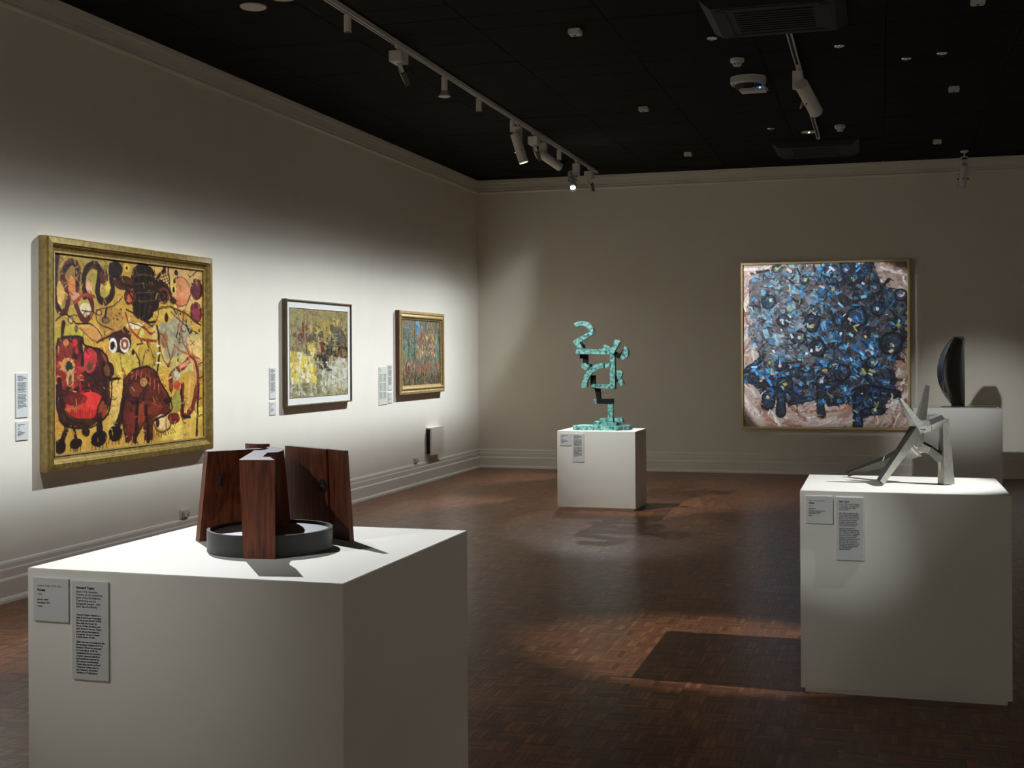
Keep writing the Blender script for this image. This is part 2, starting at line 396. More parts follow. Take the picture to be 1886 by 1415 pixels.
class Canvas:
    def __init__(s, nx, ny, asp, bg, seed):
        s.nx, s.ny, s.asp, s.seed = nx, ny, asp, seed
        s.px = 1.0/ny
        s.X, s.Y = np.meshgrid((np.arange(nx)+.5)/nx*asp, (np.arange(ny)+.5)/ny)
        w = 0.012
        s.WX = s.X + (fbm(ny, nx, 14, seed+1)-.5)*w*2; s.WY = s.Y + (fbm(ny, nx, 14, seed+2)-.5)*w*2
        s.img = np.ones((ny, nx, 3))*lin(bg); s.h = np.zeros((ny, nx)); s.k = 0
        s.n1 = fbm(ny, nx, 18, seed+3); s.n2 = fbm(ny, nx, 60, seed+4, 2)
    def put(s, sl, a, c):
        s.k += 1
        c = lin(c)
        m = 1 + 0.55*(np.roll(s.n1, s.k*37, 1)[sl]-.5) + 0.45*(np.roll(s.n2, s.k*53, 0)[sl]-.5)
        a = a[..., None]
        s.img[sl] = s.img[sl]*(1-a) + a*c*m[..., None]
        s.h[sl] = np.maximum(s.h[sl]*(1-a[..., 0]*.6), a[..., 0]*(0.5+0.5*s.n2[sl]))
    def sl(s, x0, x1, y0, y1, pad=0.03):
        i0 = max(0, int((x0-pad)/s.asp*s.nx)); i1 = min(s.nx, int((x1+pad)/s.asp*s.nx)+2)
        j0 = max(0, int((y0-pad)*s.ny)); j1 = min(s.ny, int((y1+pad)*s.ny)+2)
        return (slice(j0, max(j0+1, j1)), slice(i0, max(i0+1, i1)))
    def line(s, pts, w, c, curve=True, al=1.0):
        p = np.array(pts, float)*np.array([s.asp, 1])
        if curve and len(p) > 2:
            q = np.vstack([2*p[0]-p[1], p, 2*p[-1]-p[-2]]); o = []
            for i in range(1, len(q)-2):
                for t in np.linspace(0, 1, 6, endpoint=False):
                    o.append(.5*((2*q[i])+(-q[i-1]+q[i+1])*t+(2*q[i-1]-5*q[i]+4*q[i+1]-q[i+2])*t*t+(-q[i-1]+3*q[i]-3*q[i+1]+q[i+2])*t**3))
            o.append(p[-1]); p = np.array(o)
        g = s.sl(p[:, 0].min()-w, p[:, 0].max()+w, p[:, 1].min()-w, p[:, 1].max()+w)
        X, Y = s.WX[g], s.WY[g]; d2 = np.full(X.shape, 9.0)
        for a, b in zip(p[:-1], p[1:]):
            e = b-a; L = (e@e)+1e-12
            t = np.clip(((X-a[0])*e[0]+(Y-a[1])*e[1])/L, 0, 1)
            d2 = np.minimum(d2, (X-a[0]-t*e[0])**2+(Y-a[1]-t*e[1])**2)
        d = np.sqrt(d2)
        s.put(g, al*np.clip((w/2-d)/s.px+.5, 0, 1), c)
    def ell(s, u, v, ru, rv, c, al=1.0, rot=0.0):
        x, y, rx, ry = u*s.asp, v, max(ru*s.asp, .002), max(rv, .002)
        m = max(rx, ry); g = s.sl(x-m, x+m, y-m, y+m)
        X, Y = s.WX[g]-x, s.WY[g]-y
        if rot: X, Y = X*math.cos(rot)+Y*math.sin(rot), Y*math.cos(rot)-X*math.sin(rot)
        r = np.sqrt((X/rx)**2+(Y/ry)**2)
        s.put(g, al*np.clip((1-r)*min(rx, ry)/s.px+.5, 0, 1), c)
    def inside(s, pts, g=None):
        p = np.array(pts, float)*np.array([s.asp, 1])
        g = g or s.sl(p[:, 0].min(), p[:, 0].max(), p[:, 1].min(), p[:, 1].max())
        X, Y = s.WX[g], s.WY[g]; ins = np.zeros(X.shape, bool)
        for (x0, y0), (x1, y1) in zip(p, np.roll(p, -1, 0)):
            if y0 == y1: continue
            ins ^= ((Y > y0) != (Y > y1)) & (X < (x1-x0)*(Y-y0)/(y1-y0)+x0)
        return ins, g
    def poly(s, pts, c, al=1.0):
        ins, g = s.inside(pts); s.put(g, al*ins.astype(float), c)
    def dab(s, u, v, w, h, rot, c, al=1.0):
        x, y = u*s.asp, v; ca, sa = math.cos(rot), math.sin(rot)
        q = [((x+ca*a*w-sa*b*h)/s.asp, y+sa*a*w+ca*b*h) for a, b in ((-.5, -.5), (.5, -.4), (.5, .5), (-.5, .4))]
        s.poly(q, c, al)
    def texture(s, n, l0, l1, w0, w1, amp, seed, ang=None):
        """short strokes that drag and break up the colour already there"""
        r = random.Random(seed)
        for k in range(n):
            u, v = r.random(), r.random(); a = r.uniform(-1.6, 1.6) if ang is None else ang+r.gauss(0, .35); l = r.uniform(l0, l1)
            c = s.img[min(s.ny-1, int(v*s.ny)), min(s.nx-1, int(u*s.nx))]*math.exp(r.gauss(0, amp))
            c = np.clip(c*np.array([1+r.gauss(0, .08), 1, 1+r.gauss(0, .08)]), .003, .85)
            c = np.where(c <= .0031308, c*12.92, 1.055*c**(1/2.4)-.055)*255
            q = a+r.uniform(-.7, .7)
            s.line([(u, v), (u+l*math.cos(a)/s.asp, v+l*math.sin(a)), (u+l*(math.cos(a)+math.cos(q))/s.asp, v+l*(math.sin(a)+math.sin(q)))], r.uniform(w0, w1), tuple(c), al=.8)
    def mesh(s, name, org, eu, ev, nrm, relief=0.003):
        nx, ny = s.nx, s.ny
        U, V = np.meshgrid(np.linspace(0, 1, nx), np.linspace(0, 1, ny))
        hh = s.h*relief + (s.n2-.5)*relief*.5
        P = (np.array(org)+U[..., None]*np.array(eu)+V[..., None]*np.array(ev)+hh[..., None]*np.array(nrm)).reshape(-1, 3)
        C = np.concatenate([np.clip(s.img, 0.002, 0.9).reshape(-1, 3), np.ones((nx*ny, 1))], 1)
        i = np.arange((ny-1)*nx).reshape(ny-1, nx)[:, :-1].ravel()
        FQ = np.stack([i, i+nx, i+nx+1, i+1], -1)
        return quad_mesh(name, P, FQ, C, 'paint', m_canvas, True)

DATA = {"fig":[["P",[[-0.0,-0.003],[0.333,-0.003],[0.334,0.215],[0.125,0.322],[0.002,0.327]],[176,146,64]],["P",[[0.616,0.344],[1.0,0.376],[1.0,0.597],[0.81,0.617],[0.616,0.552]],[196,172,96]],["P",[[0.335,0.491],[0.697,0.405],[0.67,0.656],[0.385,0.63]],[190,160,66]],["P",[[0.615,0.011],[1.0,0.0],[1.0,0.243],[0.796,0.252]],[210,164,92]],["P",[[0.726,0.847],[1.0,0.818],[1.0,1.0],[0.671,0.99]],[222,186,84]],["P",[[0.004,0.66],[0.008,0.863],[0.073,0.886],[0.05,0.773]],[196,132,58]],["P",[[0.725,0.256],[0.898,0.335],[0.898,0.487],[0.725,0.531],[0.643,0.385]],[158,148,112]],["P",[[0.004,0.364],[0.159,0.359],[0.263,0.433],[0.159,0.416],[0.016,0.438]],[184,160,58]],["P",[[0.003,0.076],[0.157,0.053],[0.158,0.225],[0.069,0.277]],[150,112,48]],["P",[[0.274,0.238],[0.408,0.261],[0.434,0.39],[0.323,0.432],[0.263,0.355]],[172,126,56]],["P",[[0.51,0.449],[0.643,0.437],[0.643,0.572],[0.537,0.592]],[176,140,58]],["P",[[0.868,0.401],[0.997,0.42],[0.997,0.553],[0.898,0.531]],[218,176,104]],["P",[[0.324,0.688],[0.435,0.671],[0.411,0.889],[0.337,0.934]],[186,136,62]],["P",[[0.84,0.875],[0.997,0.873],[0.997,0.994],[0.84,0.993]],[200,160,70]],["L",[[0.026,0.009],[0.018,0.121],[0.014,0.233],[0.042,0.295],[0.075,0.277],[0.082,0.192],[0.055,0.118],[0.081,0.052],[0.114,0.039],[0.139,0.064],[0.137,0.14],[0.126,0.227],[0.149,0.302],[0.184,0.331],[0.216,0.299],[0.222,0.241],[0.192,0.189]],0.037,[84,34,26]],["L",[[0.026,0.027],[0.018,0.14],[0.018,0.243],[0.043,0.286]],0.0185,[42,22,14]],["L",[[0.068,0.08],[0.112,0.043],[0.132,0.084],[0.13,0.15]],0.0222,[42,22,14]],["L",[[0.181,0.205],[0.176,0.109],[0.198,0.057],[0.24,0.035],[0.273,0.064],[0.264,0.131],[0.26,0.195],[0.288,0.225],[0.327,0.22],[0.353,0.179],[0.348,0.095],[0.343,0.036]],0.0425,[42,22,14]],["L",[[0.205,0.058],[0.24,0.039],[0.266,0.064]],0.0111,[84,34,26]],["E",0.3,0.099,0.029,0.043,[92,44,30]],["E",0.322,0.146,0.019,0.026,[214,178,78]],["E",0.209,0.154,0.019,0.035,[214,150,108]],["E",0.105,0.162,0.02,0.057,[205,120,62]],["E",0.042,0.194,0.02,0.057,[205,160,82]],["E",0.183,0.272,0.033,0.032,[228,205,160]],["E",0.124,0.208,0.029,0.023,[214,150,108]],["L",[[0.124,0.237],[0.175,0.2],[0.233,0.206]],0.0203,[160,62,44]],["L",[[0.285,0.08],[0.29,0.036]],0.0065,[42,22,14]],["L",[[0.3,0.079],[0.304,0.034]],0.0065,[42,22,14]],["L",[[0.317,0.078],[0.321,0.033]],0.0065,[42,22,14]],["E",0.376,0.048,0.045,0.046,[42,22,14]],["E",0.448,0.041,0.02,0.023,[214,178,78]],["E",0.448,0.041,0.007,0.009,[42,22,14]],["E",0.555,0.078,0.083,0.083,[42,22,14]],["E",0.562,0.181,0.096,0.113,[36,22,14]],["E",0.556,0.274,0.073,0.043,[28,22,14]],["E",0.676,0.147,0.07,0.066,[46,24,18]],["E",0.465,0.187,0.038,0.051,[84,34,26]],["E",0.465,0.197,0.018,0.026,[190,90,50]],["E",0.433,0.118,0.076,0.035,[70,34,22]],["L",[[0.483,0.053],[0.548,0.04],[0.635,0.051]],0.0046,[20,12,8]],["L",[[0.489,0.075],[0.548,0.064],[0.635,0.072]],0.0046,[96,84,44]],["L",[[0.494,0.097],[0.548,0.089],[0.635,0.093]],0.0046,[20,12,8]],["L",[[0.499,0.119],[0.548,0.114],[0.635,0.114]],0.0046,[96,84,44]],["L",[[0.504,0.142],[0.549,0.138],[0.635,0.134]],0.0046,[20,12,8]],["L",[[0.51,0.164],[0.549,0.163],[0.635,0.155]],0.0046,[96,84,44]],["L",[[0.515,0.186],[0.549,0.188],[0.635,0.176]],0.0046,[20,12,8]],["L",[[0.52,0.208],[0.549,0.213],[0.635,0.197]],0.0046,[96,84,44]],["L",[[0.525,0.23],[0.549,0.237],[0.635,0.218]],0.0046,[20,12,8]],["L",[[0.509,0.031],[0.502,0.164],[0.518,0.286]],0.0037,[22,12,8]],["L",[[0.53,0.029],[0.524,0.163],[0.533,0.285]],0.0037,[74,50,28]],["L",[[0.551,0.027],[0.546,0.161],[0.549,0.285]],0.0037,[22,12,8]],["L",[[0.572,0.025],[0.568,0.16],[0.565,0.284]],0.0037,[74,50,28]],["L",[[0.593,0.023],[0.591,0.158],[0.581,0.283]],0.0037,[22,12,8]],["L",[[0.615,0.021],[0.614,0.157],[0.597,0.282]],0.0037,[74,50,28]],["L",[[0.636,0.019],[0.637,0.155],[0.613,0.282]],0.0037,[22,12,8]],["L",[[0.615,0.073],[0.739,0.031]],0.0037,[42,22,14]],["L",[[0.615,0.092],[0.739,0.046]],0.0037,[42,22,14]],["L",[[0.615,0.111],[0.739,0.061]],0.0037,[42,22,14]],
["L",[[0.615,0.13],[0.739,0.076]],0.0037,[42,22,14]],["L",[[0.615,0.148],[0.739,0.091]],0.0037,[42,22,14]],["E",0.7,0.17,0.044,0.051,[92,50,38]],["E",0.7,0.17,0.029,0.033,[42,22,14]],["E",0.7,0.17,0.013,0.015,[92,50,38]],["L",[[0.635,0.119],[0.669,0.058],[0.711,0.025]],0.0185,[42,22,14]],["L",[[0.662,0.059],[0.683,0.1]],0.0055,[42,22,14]],["L",[[0.679,0.053],[0.7,0.094]],0.0055,[42,22,14]],["L",[[0.695,0.048],[0.716,0.089]],0.0055,[42,22,14]],["L",[[0.712,0.042],[0.733,0.083]],0.0055,[42,22,14]],["L",[[0.729,0.037],[0.75,0.077]],0.0055,[42,22,14]],["L",[[0.739,0.01],[0.746,0.105],[0.753,0.201]],0.0129,[42,22,14]],["E",0.795,0.032,0.013,0.021,[42,22,14]],["E",0.711,0.025,0.012,0.019,[42,22,14]],["E",0.827,0.143,0.079,0.086,[42,22,14]],["E",0.83,0.143,0.07,0.08,[214,138,88]],["E",0.824,0.197,0.053,0.024,[206,116,78]],["E",0.773,0.109,0.024,0.045,[214,178,78]],["E",0.784,0.087,0.01,0.014,[42,22,14]],["E",0.775,0.13,0.01,0.015,[42,22,14]],["E",0.77,0.195,0.028,0.021,[60,34,24]],["E",0.951,0.115,0.049,0.064,[76,26,28]],["E",0.954,0.11,0.034,0.046,[98,34,36]],["E",0.951,0.254,0.049,0.066,[96,30,38]],["E",0.951,0.267,0.031,0.044,[130,46,50]],["L",[[0.897,0.16],[0.861,0.249],[0.883,0.292]],0.0046,[62,28,20]],["L",[[0.972,0.006],[0.897,0.051]],0.0055,[62,28,20]],["L",[[0.905,0.015],[0.883,0.041],[0.905,0.05]],0.0037,[62,28,20]],["L",[[-0.001,0.347],[0.069,0.304],[0.125,0.346],[0.216,0.349],[0.273,0.399],[0.289,0.438]],0.0083,[42,22,14]],["L",[[0.158,0.282],[0.239,0.288],[0.263,0.341],[0.359,0.382]],0.0065,[62,28,20]],["E",0.268,0.287,0.023,0.017,[62,28,20]],["E",0.268,0.287,0.015,0.011,[205,160,82]],["L",[[0.248,0.273],[0.322,0.257],[0.383,0.232],[0.418,0.19]],0.0055,[42,22,14]],["L",[[0.317,0.265],[0.308,0.315]],0.0157,[42,22,14]],["E",0.31,0.324,0.025,0.019,[42,22,14]],["E",0.31,0.324,0.017,0.014,[120,100,70]],["E",0.097,0.334,0.015,0.021,[42,22,14]],["E",0.097,0.334,0.01,0.015,[200,170,110]],["E",0.129,0.374,0.012,0.021,[110,90,50]],["E",0.377,0.297,0.006,0.006,[62,28,20]],["E",0.396,0.286,0.006,0.006,[62,28,20]],["E",0.415,0.305,0.006,0.006,[62,28,20]],["E",0.384,0.317,0.006,0.006,[62,28,20]],["E",0.359,0.313,0.006,0.006,[62,28,20]],["E",0.406,0.261,0.006,0.006,[62,28,20]],["L",[[0.058,0.348],[0.043,0.437]],0.0277,[42,22,14]],["P",[[0.147,0.369],[0.239,0.356],[0.287,0.433],[0.24,0.434]],[200,138,76]],["L",[[0.147,0.369],[0.246,0.434],[0.299,0.418]],0.0083,[150,98,44]],["P",[[0.323,0.424],[0.431,0.35],[0.474,0.389],[0.467,0.47],[0.424,0.503],[0.335,0.481]],[62,28,20]],["L",[[0.251,0.441],[0.323,0.413],[0.409,0.376]],0.0148,[62,28,20]],["E",0.35,0.46,0.028,0.036,[225,218,200]],["E",0.347,0.46,0.016,0.021,[42,22,14]],["E",0.429,0.45,0.031,0.043,[225,218,200]],["E",0.429,0.445,0.025,0.033,[150,70,50]],["E",0.429,0.445,0.011,0.016,[228,205,160]],["L",[[0.433,0.279],[0.472,0.369],[0.536,0.416],[0.643,0.427]],0.0157,[140,50,32]],["L",[[0.44,0.259],[0.536,0.306],[0.616,0.344]],0.0083,[62,28,20]],["L",[[0.51,0.409],[0.549,0.346],[0.602,0.386],[0.636,0.375]],0.0111,[160,56,36]],["E",0.543,0.387,0.018,0.029,[200,190,90]],["E",0.497,0.348,0.052,0.018,[228,205,160]],["L",[[0.459,0.329],[0.536,0.347],[0.616,0.386]],0.0055,[62,28,20]],["E",0.711,0.277,0.063,0.051,[206,164,72]],["E",0.718,0.298,0.014,0.028,[62,28,20]],["L",[[0.656,0.248],[0.753,0.233],[0.796,0.274]],0.0148,[92,74,34]],["L",[[0.616,0.344],[0.656,0.301],[0.663,0.248]],0.0074,[62,28,20]],["L",[[0.649,0.343],[0.663,0.405],[0.667,0.51],[0.657,0.583],[0.643,0.624]],0.0157,[42,22,14]],["L",[[0.651,0.456],[0.673,0.455]],0.0102,[225,218,200]],["L",[[0.651,0.497],[0.673,0.497]],0.0102,[225,218,200]],["L",[[0.651,0.554],[0.673,0.554]],0.0102,[225,218,200]],["L",[[0.67,0.384],[0.677,0.489],[0.719,0.562],[0.746,0.531],[0.711,0.425],[0.677,0.384]],0.0102,[126,58,34]],["E",0.704,0.425,0.025,0.047,[150,104,66]],["E",0.728,0.568,0.013,0.01,[62,28,20]],["L",[[0.753,0.233],[0.868,0.271],[0.988,0.332]],0.0102,[62,28,20]],["L",[[0.753,0.265],[0.854,0.336],[0.957,0.377]],0.0065,[62,28,20]],
["L",[[0.851,0.25],[0.833,0.369]],0.0111,[122,50,30]],["L",[[0.796,0.209],[0.839,0.423],[0.883,0.487],[0.898,0.553]],0.0092,[156,66,38]],["L",[[0.782,0.445],[0.753,0.531]],0.0074,[130,58,34]],["L",[[0.775,0.446],[0.839,0.488],[0.973,0.531]],0.0102,[170,80,50]],["L",[[0.876,0.488],[0.927,0.509],[0.985,0.575]],0.0083,[180,90,56]],["L",[[0.81,0.338],[0.796,0.402]],0.0111,[62,28,20]],["L",[[0.868,0.336],[0.898,0.378]],0.0129,[62,28,20]],["E",0.817,0.391,0.006,0.01,[42,22,14]],["E",0.817,0.415,0.006,0.01,[42,22,14]],["E",0.817,0.44,0.006,0.009,[42,22,14]],["E",0.807,0.477,0.006,0.01,[42,22,14]],["E",0.805,0.504,0.005,0.01,[42,22,14]],["E",0.807,0.536,0.006,0.01,[42,22,14]],["E",0.905,0.367,0.006,0.01,[42,22,14]],["E",0.942,0.377,0.006,0.01,[42,22,14]],["E",0.973,0.365,0.006,0.01,[42,22,14]],["E",0.868,0.314,0.006,0.01,[42,22,14]],["E",0.912,0.318,0.006,0.01,[42,22,14]],["E",0.824,0.272,0.006,0.01,[42,22,14]],["L",[[0.898,0.422],[0.935,0.449]],0.0046,[62,28,20]],["L",[[0.935,0.419],[0.901,0.452]],0.0046,[62,28,20]],["L",[[0.589,0.428],[0.589,0.479]],0.0314,[104,58,28]],["L",[[0.569,0.479],[0.537,0.582]],0.0065,[62,28,20]],["L",[[0.609,0.479],[0.636,0.572]],0.0065,[62,28,20]],["L",[[0.513,0.449],[0.549,0.444],[0.536,0.428]],0.0092,[42,22,14]],["L",[[0.485,0.48],[0.524,0.531],[0.53,0.592]],0.012,[62,28,20]],["L",[[0.39,0.471],[0.409,0.581]],0.0055,[62,28,20]],["E",0.487,0.495,0.013,0.016,[42,22,14]],["P",[[0.003,0.484],[0.05,0.42],[0.159,0.414],[0.173,0.492],[0.182,0.454],[0.263,0.482],[0.323,0.536],[0.343,0.639],[0.336,0.747],[0.296,0.843],[0.161,0.884],[0.061,0.859],[0.022,0.79],[0.004,0.678]],[70,28,20]],["E",0.15,0.815,0.127,0.057,[58,34,18]],["P",[[0.003,0.494],[0.059,0.437],[0.137,0.445],[0.16,0.569],[0.127,0.682],[0.05,0.68],[0.017,0.623]],[130,44,34]],["E",0.089,0.618,0.019,0.018,[186,46,40]],["E",0.069,0.619,0.009,0.014,[96,34,26]],["E",0.071,0.443,0.017,0.016,[206,120,70]],["E",0.09,0.616,0.013,0.017,[52,24,18]],["E",0.155,0.576,0.024,0.02,[170,52,40]],["E",0.04,0.656,0.012,0.023,[186,46,40]],["E",0.143,0.521,0.022,0.01,[96,34,26]],["E",0.018,0.633,0.015,0.02,[206,120,70]],["E",0.14,0.684,0.023,0.017,[52,24,18]],["E",0.007,0.563,0.016,0.012,[170,52,40]],["E",0.123,0.441,0.019,0.021,[186,46,40]],["E",0.032,0.442,0.016,0.021,[96,34,26]],["E",0.029,0.623,0.013,0.017,[206,120,70]],["E",0.124,0.497,0.022,0.024,[52,24,18]],["E",0.084,0.633,0.022,0.009,[170,52,40]],["E",0.135,0.482,0.01,0.015,[186,46,40]],["E",0.039,0.569,0.017,0.01,[96,34,26]],["E",0.05,0.571,0.012,0.01,[206,120,70]],["E",0.105,0.565,0.022,0.012,[52,24,18]],["E",0.021,0.628,0.012,0.012,[170,52,40]],["E",0.096,0.664,0.023,0.022,[186,46,40]],["E",0.013,0.51,0.019,0.01,[96,34,26]],["E",0.037,0.559,0.015,0.022,[206,120,70]],["E",0.085,0.677,0.021,0.013,[52,24,18]],["E",0.154,0.615,0.025,0.013,[170,52,40]],["E",0.139,0.585,0.014,0.012,[186,46,40]],["E",0.084,0.557,0.04,0.043,[212,140,80]],["E",0.086,0.557,0.024,0.028,[22,52,38]],["E",0.093,0.62,0.022,0.047,[206,150,90]],["E",0.095,0.634,0.01,0.032,[110,70,40]],["L",[[0.137,0.531],[0.151,0.645],[0.161,0.702]],0.0203,[150,34,40]],["L",[[0.033,0.633],[0.045,0.772]],0.037,[48,24,18]],["E",0.208,0.535,0.046,0.06,[178,54,50]],["E",0.201,0.513,0.023,0.025,[210,50,60]],["E",0.212,0.56,0.018,0.023,[90,62,40]],["L",[[0.161,0.435],[0.169,0.55]],0.024,[40,22,16]],["L",[[0.229,0.589],[0.264,0.638],[0.218,0.685]],0.0092,[42,22,14]],["L",[[0.183,0.588],[0.288,0.687]],0.0129,[42,22,14]],["L",[[0.276,0.628],[0.206,0.684]],0.0111,[42,22,14]],["E",0.178,0.765,0.109,0.066,[196,44,38]],["E",0.206,0.742,0.075,0.044,[212,54,44]],["E",0.127,0.729,0.063,0.032,[112,30,28]],["E",0.11,0.776,0.045,0.015,[196,90,50]],["L",[[0.072,0.783],[0.074,0.816]],0.0046,[140,30,28]],["L",[[0.085,0.79],[0.087,0.817]],0.0046,[140,30,28]],["L",[[0.098,0.791],[0.101,0.817]],0.0046,[140,30,28]],["L",[[0.112,0.786],[0.114,0.818]],0.0046,[140,30,28]],["L",[[0.125,0.78],[0.127,0.819]],0.0046,[140,30,28]],["L",[[0.138,0.779],[0.141,0.82]],0.0046,[140,30,28]],
["L",[[0.152,0.785],[0.154,0.82]],0.0046,[140,30,28]],["L",[[0.166,0.793],[0.168,0.821]],0.0046,[140,30,28]],["L",[[0.179,0.796],[0.182,0.822]],0.0046,[140,30,28]],["L",[[0.193,0.792],[0.195,0.823]],0.0046,[140,30,28]],["L",[[0.207,0.786],[0.209,0.823]],0.0046,[140,30,28]],["L",[[0.22,0.783],[0.223,0.824]],0.0046,[140,30,28]],["L",[[0.234,0.787],[0.237,0.825]],0.0046,[140,30,28]],["L",[[0.248,0.795],[0.251,0.826]],0.0046,[140,30,28]],["L",[[0.263,0.8],[0.265,0.827]],0.0046,[140,30,28]],["L",[[0.277,0.798],[0.279,0.827]],0.0046,[140,30,28]],["L",[[0.288,0.706],[0.242,0.83]],0.0185,[42,22,14]],["E",0.289,0.794,0.026,0.049,[132,62,34]],["L",[[0.299,0.55],[0.3,0.648],[0.306,0.746]],0.0314,[46,22,16]],["E",0.321,0.59,0.039,0.051,[42,22,14]],["E",0.319,0.585,0.022,0.031,[110,64,36]],["L",[[0.336,0.639],[0.397,0.635]],0.0166,[42,22,14]],["L",[[0.275,0.482],[0.305,0.531]],0.0222,[150,66,44]],["L",[[0.072,0.848],[0.057,0.922],[0.03,0.97]],0.0407,[42,22,14]],["E",0.035,0.962,0.035,0.037,[26,14,10]],["L",[[0.111,0.87],[0.128,0.956]],0.0222,[42,22,14]],["E",0.128,0.961,0.034,0.028,[34,18,12]],["L",[[0.265,0.831],[0.27,0.938]],0.0536,[42,22,14]],["E",0.263,0.943,0.048,0.044,[24,14,10]],["E",0.184,0.903,0.026,0.021,[42,22,14]],["L",[[0.015,0.946],[0.011,0.988]],0.0055,[42,22,14]],["L",[[0.034,0.948],[0.03,0.99]],0.0055,[42,22,14]],["L",[[0.053,0.949],[0.049,0.992]],0.0055,[42,22,14]],["L",[[0.101,0.953],[0.097,0.996]],0.0055,[42,22,14]],["L",[[0.121,0.955],[0.117,0.998]],0.0055,[42,22,14]],["L",[[0.142,0.957],[0.137,1.0]],0.0055,[42,22,14]],["L",[[0.157,0.958],[0.153,1.001]],0.0055,[42,22,14]],["L",[[0.225,0.964],[0.22,1.007]],0.0055,[42,22,14]],["L",[[0.245,0.965],[0.24,1.009]],0.0055,[42,22,14]],["L",[[0.266,0.967],[0.261,1.011]],0.0055,[42,22,14]],["L",[[0.289,0.969],[0.285,1.013]],0.0055,[42,22,14]],["L",[[0.311,0.971],[0.306,1.015]],0.0055,[42,22,14]],["P",[[0.331,0.651],[0.417,0.641],[0.4,0.789],[0.361,0.878],[0.308,0.931],[0.332,0.786]],[206,166,84]],["L",[[0.416,0.581],[0.435,0.641]],0.0222,[156,80,44]],["P",[[0.42,0.641],[0.485,0.587],[0.563,0.574],[0.638,0.604],[0.687,0.678],[0.74,0.748],[0.748,0.827],[0.622,0.883],[0.617,0.981],[0.554,0.976],[0.546,0.898],[0.499,0.982],[0.431,0.977],[0.41,0.84],[0.41,0.72]],[86,34,24]],["E",0.501,0.698,0.081,0.075,[60,26,20]],["E",0.501,0.698,0.044,0.037,[110,48,32]],["E",0.558,0.66,0.034,0.033,[60,30,18]],["E",0.558,0.66,0.024,0.025,[176,120,66]],["L",[[0.485,0.622],[0.616,0.593],[0.684,0.698],[0.74,0.753]],0.024,[104,40,30]],["L",[[0.485,0.586],[0.475,0.642]],0.0046,[190,104,64]],["L",[[0.513,0.589],[0.506,0.645]],0.0046,[190,104,64]],["L",[[0.542,0.596],[0.537,0.651]],0.0046,[190,104,64]],["L",[[0.571,0.608],[0.568,0.662]],0.0046,[190,104,64]],["L",[[0.6,0.624],[0.6,0.677]],0.0046,[190,104,64]],["L",[[0.63,0.645],[0.633,0.697]],0.0046,[190,104,64]],["L",[[0.66,0.671],[0.665,0.721]],0.0046,[190,104,64]],["E",0.537,0.816,0.035,0.062,[138,58,36]],["E",0.617,0.8,0.067,0.037,[120,46,30]],["E",0.473,0.873,0.039,0.061,[112,40,30]],["L",[[0.698,0.767],[0.754,0.764]],0.0314,[42,22,14]],["L",[[0.42,0.751],[0.395,0.849],[0.361,0.916]],0.0481,[42,22,14]],["E",0.368,0.926,0.046,0.043,[24,14,10]],["L",[[0.511,0.754],[0.499,0.976]],0.0314,[42,22,14]],["L",[[0.574,0.798],[0.585,0.979]],0.0351,[42,22,14]],["L",[[0.332,0.928],[0.325,0.978]],0.0055,[42,22,14]],["L",[[0.354,0.93],[0.347,0.979]],0.0055,[42,22,14]],["L",[[0.376,0.932],[0.369,0.981]],0.0055,[42,22,14]],["L",[[0.398,0.933],[0.391,0.983]],0.0055,[42,22,14]],["L",[[0.461,0.938],[0.453,0.988]],0.0055,[42,22,14]],["L",[[0.486,0.94],[0.479,0.991]],0.0055,[42,22,14]],["L",[[0.509,0.942],[0.502,0.992]],0.0055,[42,22,14]],["L",[[0.564,0.946],[0.556,0.997]],0.0055,[42,22,14]],["L",[[0.59,0.948],[0.583,0.999]],0.0055,[42,22,14]],["L",[[0.612,0.949],[0.604,1.001]],0.0055,[42,22,14]],["L",[[0.638,0.863],[0.625,0.893],[0.671,0.943],[0.74,0.922],[0.754,0.859]],0.0139,[110,70,34]],["E",0.687,0.887,0.047,0.042,[214,180,120]],
